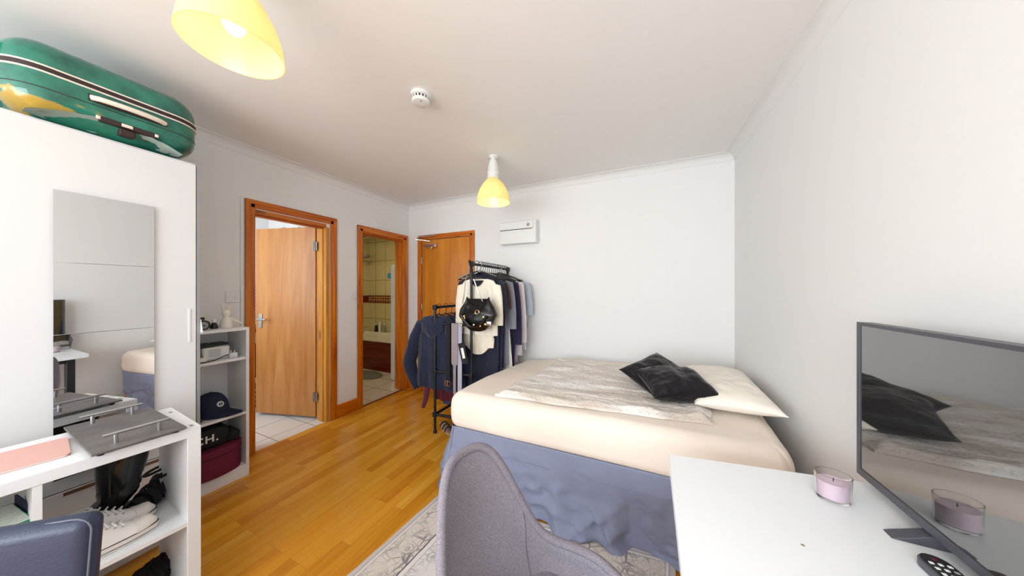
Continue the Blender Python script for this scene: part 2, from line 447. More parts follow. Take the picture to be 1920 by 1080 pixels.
# ---------------------------------------------------------------- mesh helpers
class B:
    def __init__(s):
        s.bm = bmesh.new()

    def box(s, lo, hi, rot=None, mi=0):
        lo, hi = Vector(lo), Vector(hi)
        c, h = (lo + hi) / 2, (hi - lo) / 2
        vs = []
        for x, y, z in ((-1, -1, -1), (1, -1, -1), (1, 1, -1), (-1, 1, -1), (-1, -1, 1), (1, -1, 1), (1, 1, 1), (-1, 1, 1)):
            p = Vector((x * h.x, y * h.y, z * h.z))
            if rot:
                p = rot @ p
            vs.append(s.bm.verts.new(c + p))
        for f in ((0, 3, 2, 1), (4, 5, 6, 7), (0, 1, 5, 4), (1, 2, 6, 5), (2, 3, 7, 6), (3, 0, 4, 7)):
            s.bm.faces.new([vs[i] for i in f]).material_index = mi
        return s

    def loft(s, rings, cap=True, closed=True, mi=0):
        R = [[s.bm.verts.new(Vector(p)) for p in r] for r in rings]
        n = len(R[0])
        for a, b in zip(R, R[1:]):
            for i in range(n if closed else n - 1):
                j = (i + 1) % n
                s.bm.faces.new((a[i], a[j], b[j], b[i])).material_index = mi
        if cap and closed:
            s.bm.faces.new(list(reversed(R[0]))).material_index = mi
            s.bm.faces.new(R[-1]).material_index = mi
        return s

    def tube(s, pts, r, n=10, cap=True, flat=1.0, mi=0):
        pts = [Vector(p) for p in pts]
        rs = r if isinstance(r, (list, tuple)) else [r] * len(pts)
        rings = []
        ref = None
        for i, p in enumerate(pts):
            a = pts[max(0, i - 1)]
            b = pts[min(len(pts) - 1, i + 1)]
            d = (b - a).normalized()
            if ref is None:
                ref = Vector((0, 0, 1)) if abs(d.z) < 0.9 else Vector((0, 1, 0))
            u = d.cross(ref)
            if u.length < 1e-4:
                u = d.cross(Vector((1, 0, 0)))
            u.normalize()
            v = d.cross(u).normalized()
            ref = u.cross(d) if abs((u.cross(d)).dot(d)) < 0.5 else ref
            rings.append([p + (u * math.cos(2 * PI * k / n) + v * math.sin(2 * PI * k / n) * flat) * rs[i] for k in range(n)])
        return s.loft(rings, cap, mi=mi)

    def lathe(s, prof, c=(0, 0, 0), n=32, sx=1.0, sy=1.0, cap=True, mi=0):
        rings = [[(c[0] + r * sx * math.cos(2 * PI * k / n), c[1] + r * sy * math.sin(2 * PI * k / n), c[2] + z) for k in range(n)] for r, z in prof]
        return s.loft(rings, cap, mi=mi)

    def prism(s, poly, z0, z1, M=None, mi=0):
        M = M or Matrix.Identity(4)
        a = [s.bm.verts.new(M @ Vector((x, y, z0))) for x, y in poly]
        b = [s.bm.verts.new(M @ Vector((x, y, z1))) for x, y in poly]
        n = len(poly)
        for i in range(n):
            j = (i + 1) % n
            s.bm.faces.new((a[i], a[j], b[j], b[i])).material_index = mi
        s.bm.faces.new(list(reversed(a))).material_index = mi
        s.bm.faces.new(b).material_index = mi
        return s

    def grid(s, fn, nu, nv, thick=None, uv=None):
        """sheet over u,v in 0..1; thick = function (u,v) -> lower point, makes it a closed slab"""
        def mk(f):
            return [[s.bm.verts.new(Vector(f(i / nu, j / nv))) for j in range(nv + 1)] for i in range(nu + 1)]
        G = mk(fn)
        L = s.bm.loops.layers.uv.verify() if uv else None
        for i in range(nu):
            for j in range(nv):
                f = s.bm.faces.new((G[i][j], G[i + 1][j], G[i + 1][j + 1], G[i][j + 1]))
                if uv:
                    for l, (a, c) in zip(f.loops, ((i, j), (i + 1, j), (i + 1, j + 1), (i, j + 1))):
                        l[L].uv = uv(a / nu, c / nv)
        if thick:
            H = mk(thick)
            for i in range(nu):
                for j in range(nv):
                    s.bm.faces.new((H[i][j + 1], H[i + 1][j + 1], H[i + 1][j], H[i][j]))
            for i in range(nu):
                s.bm.faces.new((H[i][0], H[i + 1][0], G[i + 1][0], G[i][0]))
                s.bm.faces.new((G[i][nv], G[i + 1][nv], H[i + 1][nv], H[i][nv]))
            for j in range(nv):
                s.bm.faces.new((G[0][j], G[0][j + 1], H[0][j + 1], H[0][j]))
                s.bm.faces.new((H[nu][j], H[nu][j + 1], G[nu][j + 1], G[nu][j]))
        return s

    def rbox(s, c, h, r, n=(10, 10, 10), fn=None):
        """rounded box; fn deforms the final point"""
        c, h = Vector(c), Vector(h)
        cache = {}

        def vert(q):
            key = (round(q[0], 5), round(q[1], 5), round(q[2], 5))
            if key not in cache:
                p = Vector((q[0] * h.x, q[1] * h.y, q[2] * h.z))
                i = Vector([max(-(h[k] - r), min(h[k] - r, p[k])) for k in range(3)])
                d = p - i
                if d.length > 1e-6:
                    p = i + d.normalized() * r
                p = p + c
                if fn:
                    p = Vector(fn(p))
                cache[key] = s.bm.verts.new(p)
            return cache[key]

        def par(k, nn, ax):
            # more points near the edges, where the rounding is
            e = r / h[ax]
            m = max(3, nn // 4)
            if k <= m:
                return -1 + e * (1 - math.cos(k / m * PI / 2)) if False else -1 + e * k / m
            if k >= nn - m:
                return 1 - e * (nn - k) / m
            return -(1 - e) + 2 * (1 - e) * (k - m) / (nn - 2 * m)
        for ax in range(3):
            a, b = (ax + 1) % 3, (ax + 2) % 3
            na, nb = n[a], n[b]
            for sg in (-1, 1):
                for i in range(na):
                    for j in range(nb):
                        q = []
                        for (ii, jj) in ((i, j), (i + 1, j), (i + 1, j + 1), (i, j + 1)):
                            v = [0, 0, 0]
                            v[ax] = sg
                            v[a] = par(ii, na, a)
                            v[b] = par(jj, nb, b)
                            q.append(vert(v))
                        if sg < 0:
                            q.reverse()
                        if len(set(q)) == 4:
                            s.bm.faces.new(q)
        return s


def Wm(o):
    m = o.matrix_basis.copy()
    return Wm(o.parent) @ m if o.parent else m


def ob(name, b, mat, parent=None, local=False, bevel=0.0, ang=35, flat=False, label=None):
    bm = b.bm
    bmesh.ops.recalc_face_normals(bm, faces=bm.faces)
    o = bpy.data.objects.new(name, bpy.data.meshes.new(name))
    COL.objects.link(o)
    if parent:
        o.parent = parent
        if not local:
            bm.transform(Wm(parent).inverted())
    else:
        if not local:
            xs = [v.co for v in bm.verts]
            lo = Vector([min(p[k] for p in xs) for k in range(3)])
            hi = Vector([max(p[k] for p in xs) for k in range(3)])
            org = Vector(((lo.x + hi.x) / 2, (lo.y + hi.y) / 2, lo.z))
            bm.transform(Matrix.Translation(-org))
            o.location = org
    for f in bm.faces:
        f.smooth = not flat
    for e in bm.edges:
        if len(e.link_faces) == 2 and e.calc_face_angle(0) > rad(ang):
            e.smooth = False
    bm.to_mesh(o.data)
    bm.free()
    for m in (mat if isinstance(mat, (list, tuple)) else [mat]):
        o.data.materials.append(MT[m] if isinstance(m, str) else m)
    if bevel:
        md = o.modifiers.new('bevel', 'BEVEL')
        md.width = bevel
        md.segments = 2
        md.limit_method = 'ANGLE'
        md.angle_limit = rad(40)
        md.harden_normals = False
    if label:
        o['label'] = label
    return o


def thing(name, label, cat, loc=(0, 0, 0), rz=0.0, group=None):
    o = bpy.data.objects.new(name, None)
    o.empty_display_size = 0.05
    COL.objects.link(o)
    o.location = loc
    o.rotation_euler = (0, 0, rz)
    o['label'], o['category'] = label, cat
    if group:
        o['group'] = group
    return o


def tag(o, label, cat, group=None):
    o['label'], o['category'] = label, cat
    if group:
        o['group'] = group
    return o


def struct(name, b=None, mat=None, **k):
    if b is None:
        o = bpy.data.objects.new(name, None)
        COL.objects.link(o)
    else:
        o = ob(name, b, mat, **k)
    o['kind'] = 'structure'
    return o


def nz(x, y=0.0, z=0.0):
    return noise.noise(Vector((x, y, z)))


def smooth(a, b, x):
    t = max(0, min(1, (x - a) / (b - a)))
    return t * t * (3 - 2 * t)


# ---------------------------------------------------------------- room shell
XL, XR, YB, YR, H = -2.87, 0.7175, 2.895, -2.30, 2.474
D1 = (1.205, 1.787, 1.965)       # doorway to the kitchen: y0, y1, height
D2 = (2.18, 2.795, 1.985)         # doorway to the bathroom
WT = 0.15
struct('floor', B().box((XL - 0.02, YR, -0.06), (XR + 0.1, YB + 0.1, 0)), 'floor')
struct('ceiling', B().box((XL - WT, YR - 0.1, H), (XR + 0.1, YB + 0.1, H + 0.08)), 'ceil')
b = B()
b.box((XL - WT, YR, 0), (XL, -2.23, H)).box((XL - WT, -1.27, 0), (XL, D1[0], H))
b.box((XL - WT, -2.23, 0), (XL, -1.27, 0.84)).box((XL - WT, -2.23, 2.16), (XL, -1.27, H))
b.box((XL - WT, D1[0], D1[2]), (XL, D1[1], H))
b.box((XL - WT, D1[1], 0), (XL, D2[0], H))
b.box((XL - WT, D2[0], D2[2]), (XL, D2[1], H))
b.box((XL - WT, D2[1], 0), (XL, YB + 0.1, H))
struct('wall_left', b, 'wall', flat=True)
struct('wall_back', B().box((XL, YB, 0), (XR + 0.1, YB + 0.1, H)), 'wall', flat=True)
struct('wall_right', B().box((XR, YR, 0), (XR + 0.1, YB, H)), 'wall', flat=True)
b = B()
WX0, WX1, WZ0, WZ1 = -2.35, 0.45, 0.82, 2.25
b.box((XL, YR - 0.1, 0), (XR + 0.1, YR, WZ0)).box((XL, YR - 0.1, WZ1), (XR + 0.1, YR, H))
b.box((XL, YR - 0.1, WZ0), (WX0, YR, WZ1)).box((WX1, YR - 0.1, WZ0), (XR + 0.1, YR, WZ1))
struct('wall_front', b, 'wall', flat=True)
wn = struct('added_window_1')  # unseen window, put in behind the camera to let in daylight
b = B()
for x in (WX0, -1.42, -0.49, WX1 - 0.05):
    b.box((x, YR - 0.08, WZ0), (x + 0.05, YR - 0.03, WZ1))
for z in (WZ0, WZ1 - 0.05):
    b.box((WX0, YR - 0.08, z), (WX1, YR - 0.03, z + 0.05))
ob('window_frame', b, 'white_pl', wn)

w2 = struct('added_window_2')  # second unseen window, added to carry the side fill
b = B()
for y in (-2.23, -1.775, -1.32):
    b.box((XL - 0.08, y, 0.84), (XL - 0.03, y + 0.05, 2.16))
for z in (0.84, 2.11):
    b.box((XL - 0.08, -2.23, z), (XL - 0.03, -1.27, z + 0.05))
ob('window_frame', b, 'white_pl', w2)

# coving (quarter hollow) along the four walls
def coving(name, p0, p1, inward):
    d = (Vector(p1) - Vector(p0))
    L = d.length
    d.normalize()
    n = Vector(inward)
    prof = [(0.0, 0.0), (0.0, -0.064)]
    for k in range(9):
        a = k / 8 * PI / 2
        prof.append((0.007 + 0.058 * (1 - math.cos(a)), -0.0585 + 0.0535 * math.sin(a)))
    prof += [(0.067, -0.005), (0.067, 0.0)]
    rings = []
    for s_ in (0.0, L):
        c = Vector(p0) + d * s_
        rings.append([(c.x + n.x * q, c.y + n.y * q, H + z) for q, z in prof])
    struct(name, B().loft(rings), 'coving', ang=60)


coving('trim_1', (XL, YR, 0), (XL, YB, 0), (1, 0, 0))
coving('trim_2', (XL, YB, 0), (XR, YB, 0), (0, -1, 0))
coving('trim_3', (XR, YR, 0), (XR, YB, 0), (-1, 0, 0))

# skirting
SK = 0.135
b = B().box((XL, 1.88, 0), (XL + 0.018, 2.125, SK)).box((XL, 2.84, 0), (XL + 0.018, YB, SK))
b.box((XL, YR, 0), (XL + 0.018, 1.15, SK))
struct('baseboard_left', b, 'frame_h', bevel=0.006)
struct('baseboard_back', B().box((XL, YB - 0.018, 0), (-2.70, YB, SK)).box((-1.82, YB - 0.018, 0), (XR, YB, SK)), 'frame_x', bevel=0.006)
struct('baseboard_right', B().box((XR - 0.018, YR, 0), (XR, YB, SK)), 'frame_h', bevel=0.006)


def casing(parent, axis, a0, a1, top, w, face, depth=0.02):
    """architrave: two uprights and a head around the opening a0..a1 (outer), moulded by a stepped profile"""
    def prof_box(b, u0, u1, z0, z1, d):
        if axis == 'y':
            b.box((face, u0, z0), (face + d, u1, z1))
        else:
            b.box((u0, face - d, z0), (u1, face, z1))
    for side in (0, 1):
        b = B()
        if side == 0:
            u, v = a0, a0 + w
            prof_box(b, u, v, 0, top, depth * 0.7)
            prof_box(b, u, u + w * 0.55, 0, top, depth)
        else:
            u, v = a1 - w, a1
            prof_box(b, u, v, 0, top, depth * 0.7)
            prof_box(b, v - w * 0.55, v, 0, top, depth)
        ob('architrave', b, 'frame', parent, bevel=0.005)
    b = B()
    prof_box(b, a0 + w * 0.3, a1 - w * 0.3, top - w, top, depth * 0.7)
    prof_box(b, a0, a1, top - w * 0.55, top, depth * 1.02)
    ob('architrave_head', b, 'frame_h' if axis == 'y' else 'frame_x', parent, bevel=0.005)


def lever(parent, p, out, along, mat='steel'):
    """lever handle with plate, p = point on the leaf face"""
    p, out, along = Vector(p), Vector(out).normalized(), Vector(along).normalized()
    up = Vector((0, 0, 1))
    R = Matrix((along, out, up)).transposed()
    b = B()
    b.box(p + out * 0.004 - Vector((0.02, 0.004, 0.075)), p + out * 0.004 + Vector((0.02, 0.004, 0.075)), rot=R)
    h = ob('door_handle', b, mat, parent, bevel=0.003)
    b = B().tube([p + up * 0.02, p + out * 0.045 + up * 0.02, p + out * 0.05 + up * 0.02 + along * 0.03, p + out * 0.05 + up * 0.018 + along * 0.12], 0.009)
    ob('lever', b, mat, h)


# door 1, kitchen: leaf open into the kitchen
d1 = struct('door_1')
casing(d1, 'y', 1.144, 1.885, 2.067, 0.066, XL)
b = B()
b.box((XL - WT - 0.003, D1[1] - 0.004, 0), (XL + 0.001, D1[1] + 0.03, D1[2]))
b.box((XL - 0.10, D1[1] - 0.014, 0), (XL - 0.045, D1[1], D1[2]))
ob('door_jamb', b, 'jamb_lit', d1, bevel=0.003)
ob('door_jamb', B().box((XL - WT - 0.003, D1[0] - 0.03, 0), (XL + 0.001, D1[0] + 0.004, D1[2])).box((XL - 0.10, D1[0], 0), (XL - 0.045, D1[0] + 0.014, D1[2])), 'frame', d1, bevel=0.003)
ob('door_head', B().box((XL - WT - 0.003, D1[0], D1[2] - 0.004), (XL + 0.001, D1[1], D1[2] + 0.03)).box((XL - 0.10, D1[0], D1[2] - 0.014), (XL - 0.045, D1[1], D1[2])), 'frame_h', d1, bevel=0.003)
hx, hy = XL - WT - 0.004, D1[1] + 0.01
dv = Vector((-3.715 - hx, 1.598 - hy, 0)).normalized()
nv = Vector((dv.y, -dv.x, 0))
if nv.y > 0:
    nv = -nv
Rl = Matrix((dv, -nv, Vector((0, 0, 1)))).transposed()
LW, LT = 0.715, 0.04
c = Vector((hx, hy, 0)) + dv * (LW / 2 + 0.012) + Vector((0, 0, 1.005))
leaf = ob('door_leaf', B().box(c - Vector((LW / 2, LT / 2, 0.975)), c + Vector((LW / 2, LT / 2, 0.975)), rot=Rl), 'leaf', d1, bevel=0.002)
lever(leaf, c + dv * (LW / 2 - 0.06) + nv * LT / 2 + Vector((0, 0, 0.0)), nv, -dv)
for z in (0.24, 1.78):
    p = Vector((hx + 0.003, hy - 0.03, z))
    h = ob('door_hinge', B().box(p - Vector((0.03, 0.002, 0.045)), p + Vector((0.03, 0.002, 0.045))).tube([p + Vector((-0.006, -0.012, -0.05)), p + Vector((-0.006, -0.012, 0.05))], 0.007), 'steel', d1)
for q in (-0.16, 0.02):
    p = c + dv * q + Vector((0, 0, 0.978))
    ob('over_door_hook', B().box(p - Vector((0.006, 0.024, 0.004)), p + Vector((0.006, 0.024, 0.005)), rot=Rl), 'chrome', leaf)

# door 2, bathroom: frame only, the leaf stands open inside
d2 = struct('door_2')
casing(d2, 'y', 2.12, 2.861, 2.06, 0.066, XL)
b = B().box((XL - WT - 0.003, D2[1] - 0.004, 0), (XL + 0.001, D2[1] + 0.03, D2[2])).box((XL - 0.09, D2[1] - 0.014, 0), (XL - 0.04, D2[1], D2[2]))
ob('door_jamb', b, 'frame', d2, bevel=0.003)
ob('door_jamb', B().box((XL - WT - 0.003, D2[0] - 0.03, 0), (XL + 0.001, D2[0] + 0.004, D2[2])).box((XL - 0.09, D2[0], 0), (XL - 0.04, D2[0] + 0.014, D2[2])), 'frame', d2, bevel=0.003)
ob('door_head', B().box((XL - WT - 0.003, D2[0], D2[2] - 0.004), (XL + 0.001, D2[1], D2[2] + 0.03)).box((XL - 0.09, D2[0], D2[2] - 0.014), (XL - 0.04, D2[1], D2[2])), 'frame_h', d2, bevel=0.003)
ob('threshold', B().box((XL - 0.03, D2[0], 0), (XL + 0.004, D2[1], 0.006)), 'edge', d2)

# door 3, entrance door on the back wall
d3 = struct('door_3')
casing(d3, 'x', -2.704, -1.818, 2.054, 0.062, YB)
ob('door_leaf', B().box((-2.632, YB - 0.010, 0.005), (-1.884, YB - 0.002, 1.985)), 'leaf3', d3, bevel=0.002)
ob('door_stop', B().box((-2.642, YB - 0.012, 0), (-2.630, YB, 1.99)).box((-1.886, YB - 0.012, 0), (-1.878, YB, 1.99)).box((-2.64, YB - 0.012, 1.985), (-1.88, YB, 1.993)), 'edge', d3)
for z in (1.72, 1.10, 0.3):
    ob('door_hinge', B().box((-2.646, YB - 0.022, z - 0.05), (-2.628, YB - 0.012, z + 0.05)), 'steel', d3, bevel=0.002)
cl = ob('door_closer', B().box((-2.56, YB - 0.062, 1.88), (-2.37, YB - 0.012, 1.93)), 'chrome', d3, bevel=0.006)
ob('closer_knob', B().lathe([(0.012, 0), (0.018, -0.008), (0.014, -0.02), (0.004, -0.024)], (-2.44, YB - 0.05, 1.88), 14), 'chrome', cl)
ob('closer_arm', B().tube([(-2.45, YB - 0.045, 1.935), (-2.45, YB - 0.07, 1.955), (-2.60, YB - 0.16, 1.975), (-2.655, YB - 0.04, 2.035)], 0.007)
   .tube([(-2.66, YB - 0.03, 2.035), (-2.40, YB - 0.03, 2.03)], 0.006), 'chrome', cl)

# ---------------------------------------------------------------- kitchen and bathroom beyond the doorways
KX = -4.45
struct('floor_kitchen', B().box((KX - 0.6, 0.1, -0.06), (XL - 0.02, 2.05, 0.0)), 'tile_floor')
b = B().box((KX - 0.1, 0.1, 0), (KX, 2.05, H))
struct('wall_kitchen_far', b, 'wall')
struct('wall_kitchen_near', B().box((KX - 0.1, 0.0, 0), (XL - WT, 0.1, H)), 'wall')
struct('ceiling_kitchen', B().box((-5.3, 0.0, H), (XL - WT, 4.1, H + 0.06)), 'ceil')
struct('wall_partition', B().box((-5.1, 2.02, 0), (XL - WT, 2.08, H)), 'wall')
struct('trim_4', B().box((KX, 1.3, 0.98), (KX + 0.012, 2.02, 1.42)), 'blind')
ov = thing('oven_unit', 'dark oven under a counter, just seen past the open kitchen door', 'oven', (KX + 0.3, 1.7, 0))
ob('oven_body', B().box((KX + 0.015, 1.40, 0.0), (KX + 0.56, 2.0, 0.86)), 'white_lam', ov, bevel=0.004)
ob('worktop', B().box((KX + 0.015, 1.38, 0.865), (KX + 0.58, 2.01, 0.90)), 'black_pl', ov, bevel=0.003)
ob('oven_door', B().box((KX + 0.56, 1.42, 0.32), (KX + 0.585, 1.98, 0.74)), 'black_pl', ov, bevel=0.004)
bg = thing('shopping_bag', 'white shopping bag printed green, on the kitchen tiles behind the door', 'bag', (-3.62, 1.50, 0))
b = B()
rings = []
for k in range(7):
    z = 0.36 * k / 6
    w, t_ = 0.10 + 0.012 * math.sin(k * 2.1), 0.055 + 0.008 * math.cos(k * 1.7)
    rings.append([(-3.86 + t_ * cx, 1.655 + w * cy, z) for cx, cy in ((-1, -1), (0, -1.05), (1, -1), (1.06, 0), (1, 1), (0, 1.04), (-1, 1), (-1.05, 0))])
ob('bag_body', B().loft(rings), 'white_pl', bg)
b = B().box((-3.801, 1.575, 0.06), (-3.793, 1.735, 0.32))
pr = ob('printed_panel', b, 'green_print', bg)
b = B()
for k in range(4):
    b.box((-3.794, 1.60, 0.09 + k * 0.05), (-3.7915, 1.60 + 0.09 + 0.02 * (k % 2), 0.105 + k * 0.05))
ob('print_lines', b, 'white_pl', pr)

# bathroom
BX, BY = -5.0, 3.95
struct('floor_bathroom', B().box((BX, 2.08, -0.06), (XL - 0.02, BY, 0.0)), 'bath_floor')
struct('wall_bathroom_far', B().box((BX - 0.1, BY, 0), (XL, BY + 0.08, H)), 'bath_tile')
struct('wall_bathroom_left', B().box((BX - 0.1, 2.08, 0), (BX, BY, H)), 'bath_tile_y')
struct('wall_bathroom_right', B().box((-2.96, YB + 0.1, 0), (XL, BY, H)), 'wall')
b = B().box((BX, BY - 0.008, 1.085), (-2.97, BY, 1.205))
tb = struct('trim_5', b, 'dado')
for z in (1.075, 1.205):
    ob('border_strip', B().box((BX, BY - 0.012, z), (-2.97, BY, z + 0.014)), 'red_br', tb)
struct('trim_6', B().box((BX, 3.2, 1.08), (BX + 0.01, BY - 0.012, 1.215)), 'red_br')
bt = thing('bathtub', 'cream bathtub with a dark red-brown panel under tiled wall', 'bathtub', (-4.1, 3.6, 0))
b = B()
x0, x1, y0, y1, zt = BX + 0.005, -3.25, 3.25, BY - 0.015, 0.51
def rr(x0, x1, y0, y1, r, z, n=5):
    out = []
    for cx, cy, a0 in ((x1 - r, y1 - r, 0), (x0 + r, y1 - r, PI / 2), (x0 + r, y0 + r, PI), (x1 - r, y0 + r, 1.5 * PI)):
        for k in range(n + 1):
            a = a0 + k / n * PI / 2
            out.append((cx + r * math.cos(a), cy + r * math.sin(a), z))
    return out
b.loft([rr(x0, x1, y0 + .02, y1, 0.02, zt - 0.035), rr(x0, x1, y0, y1, 0.02, zt - 0.03), rr(x0, x1, y0, y1, 0.02, zt), rr(x0 + .07, x1 - .07, y0 + .07, y1 - .07, 0.12, zt),
        rr(x0 + .09, x1 - .09, y0 + .09, y1 - .09, 0.13, zt - 0.05), rr(x0 + .16, x1 - .2, y0 + .15, y1 - .15, 0.12, 0.14)])
ob('tub', b, 'bath_w', bt)
ob('bath_panel', B().box((x0, y0 + 0.012, 0.0), (x1 - 0.01, y0 + 0.03, zt - 0.03)), 'panel', bt)
ob('tap', B().tube([(-4.72, 3.62, 0.51), (-4.72, 3.62, 0.62), (-4.68, 3.62, 0.64), (-4.62, 3.62, 0.61)], 0.016), 'chrome', bt)
sh = thing('shower', 'chrome shower head on a riser above the bathtub', 'shower', (-4.95, 3.7, 1.0))
ob('riser', B().tube([(-4.975, 3.72, 0.9), (-4.975, 3.72, 2.1)], 0.01), 'chrome', sh)
hd = ob('shower_head', B().tube([(-4.97, 3.72, 1.93), (-4.85, 3.74, 1.99), (-4.80, 3.745, 1.985)], [0.012, 0.016, 0.03])
        .tube([(-4.80, 3.745, 1.995), (-4.785, 3.748, 1.96)], [0.055, 0.06], 16), 'grey_pl', sh)
sc = thing('shower_screen', 'clear glass shower screen standing on the bathtub edge', 'shower screen', (-4.5, 3.3, 0.51))
ob('screen_rail', B().tube([(-4.97, 3.33, 2.22), (-3.3, 3.33, 2.22)], 0.008), 'chrome', sc)
ob('screen_post', B().tube([(-4.42, 3.33, 0.515), (-4.42, 3.33, 2.22)], 0.006), 'chrome', sc)
for i, (x, h_, r, m, lb) in enumerate(((-4.62, 0.17, 0.028, 'white_pl', 'tall white pump bottle on the bathtub ledge'), (-4.72, 0.11, 0.03, 'black_pl', 'squat black bottle on the bathtub ledge'), (-4.50, 0.12, 0.022, 'grey_pl', 'small grey bottle right of the white one on the bathtub ledge'))):
    t_ = thing('toiletry_bottle', lb, 'bottle', (x, 3.90, 0.51), group='toiletries on the bathtub ledge')
    ob('bottle_body', B().lathe([(r, 0), (r, h_), (r * 0.45, h_ + 0.02)], (0, 0, 0), 14), m, t_, local=True)
    ob('bottle_cap', B().lathe([(r * 0.4, h_ + 0.02), (r * 0.4, h_ + 0.05)], (0, 0, 0), 12), 'white_pl', t_, local=True)
tag(ob('bath_mat', B().lathe([(0.30, 0), (0.31, 0.008), (0.29, 0.016)], (-3.92, 3.02, 0.001), 32, sx=1.1, sy=0.62), 'mat'), 'oval grey bath mat on the bathroom tiles', 'bath mat')
cb = thing('tall_cupboard', 'narrow pale white cupboard inside the bathroom doorway', 'cupboard', (-3.3, 3.05, 0))
ob('cupboard_body', B().box((-3.34, 3.02, 0.0), (-3.0, 3.20, 1.70)), 'cab', cb, bevel=0.003)
ob('cupboard_door', B().box((-3.33, 3.0, 0.03), (-3.01, 3.018, 1.68)), 'cab', cb, bevel=0.003)
tag(ob('hanging_tag', B().box((-3.40, 3.0, 1.50), (-3.345, 3.035, 1.58)).tube([(-3.34, 3.01, 1.70), (-3.355, 3.01, 1.66), (-3.37, 3.015, 1.58)], 0.003), 'teal', bevel=0.004), 'small teal hanging holder hooked on the tall pale cupboard', 'hanger')

# ---------------------------------------------------------------- wall fittings
def plate(name, y0, y1, z0, z1, label, cat, toggles, group=None):
    t_ = thing(name, label, cat, (XL, (y0 + y1) / 2, (z0 + z1) / 2), group=group)
    ob('face_plate', B().box((XL, y0, z0), (XL + 0.009, y1, z1)), 'white_pl', t_, bevel=0.003)
    for u in toggles:
        y = y0 + (y1 - y0) * u
        ob('rocker', B().box((XL + 0.009, y - 0.008, (z0 + z1) / 2 - 0.015), (XL + 0.014, y + 0.008, (z0 + z1) / 2 + 0.015)), 'white_pl', t_, bevel=0.002)
    ob('screw', B().lathe([(0.003, 0), (0.003, 0.002)], (XL + 0.0095, y0 + 0.012, (z0 + z1) / 2), 8), 'grey_pl', t_)


plate('fused_spur_switch', 1.03, 1.115, 1.235, 1.321, 'white square switch plate beside the kitchen doorway above the bookcase', 'switch', (0.7,))
plate('light_switch', 2.035, 2.108, 1.225, 1.31, 'white light switch left of the bathroom doorway', 'switch', (0.35, 0.7))
plate('switch_plate', 2.375, 2.452, 2.085, 2.162, 'left white isolator plate above the bathroom doorway', 'switch', (0.5,))
plate('switch_plate', 2.48, 2.557, 2.085, 2.162, 'right white isolator plate above the bathroom doorway', 'switch', ())
cn = thing('cable_conduit', 'thin white conduit down the left of the kitchen door frame', 'conduit', (XL, 1.128, 0))
ob('conduit_channel', B().box((XL, 1.118, 0.06), (XL + 0.010, 1.136, 2.075)), 'white_pl', cn, bevel=0.002)
ob('cable', B().tube([(XL + 0.012, 1.12, 0.10), (XL + 0.05, 1.15, 0.06), (XL + 0.09, 1.13, 0.03), (XL + 0.11, 1.08, 0.012)], 0.004), 'white_pl', cn)
ob('floor_socket', B().box((XL + 0.018, 1.085, 0.05), (XL + 0.06, 1.135, 0.15)), 'white_pl', cn, bevel=0.003)
cu = thing('consumer_unit', 'white fuse box mounted on the back wall below the coving', 'fuse box', (-1.216, YB, 1.96))
ob('unit_body', B().box((-1.43, 2.80, 1.84), (-1.002, YB - 0.001, 2.082)), 'white_pl', cu, bevel=0.006)
ob('unit_lid', B().box((-1.425, 2.788, 1.995), (-1.03, 2.801, 2.076)), 'white_pl', cu, bevel=0.004)
ob('lid_gap', B().box((-1.425, 2.7985, 1.988), (-1.045, 2.7995, 1.994)), 'black_mat', cu)
ob('warning_sticker', B().lathe([(0.018, 0), (0.018, 0.001)], (0, 0, 0), 16), 'grey_pl', cu, local=True).matrix_local = Matrix.Translation((0.13, -0.1075, 0.072)) @ Matrix.Rotation(PI / 2, 4, 'X')
sd = thing('smoke_detector', 'round white smoke detector on the ceiling', 'smoke detector', (-1.165, 1.267, H))
ob('mounting_base', B().lathe([(0.056, 0), (0.056, -0.018), (0.045, -0.020)], n=36), 'white_pl', sd, local=True)
ob('vent_ring', B().lathe([(0.042, -0.018), (0.046, -0.020), (0.046, -0.034), (0.04, -0.036)], n=36), 'black_pl', sd, local=True)
b = B()
for k in range(16):
    a = 2 * PI * k / 16
    b.box(Vector((0.047 * math.cos(a), 0.047 * math.sin(a), -0.027)) - Vector((0.002, 0.004, 0.009)), Vector((0.047 * math.cos(a), 0.047 * math.sin(a), -0.027)) + Vector((0.002, 0.004, 0.009)), rot=Matrix.Rotation(a, 3, 'Z'))
ob('vent_bars', b, 'white_pl', sd, local=True)
ob('sensor_cap', B().lathe([(0.05, -0.034), (0.052, -0.040), (0.045, -0.050), (0.02, -0.056), (0.001, -0.057)], n=36), 'white_pl', sd, local=True)
ob('indicator', B().lathe([(0.003, -0.05), (0.003, -0.056)], (0.02, -0.02, 0), n=8), 'black_pl', sd, local=True)


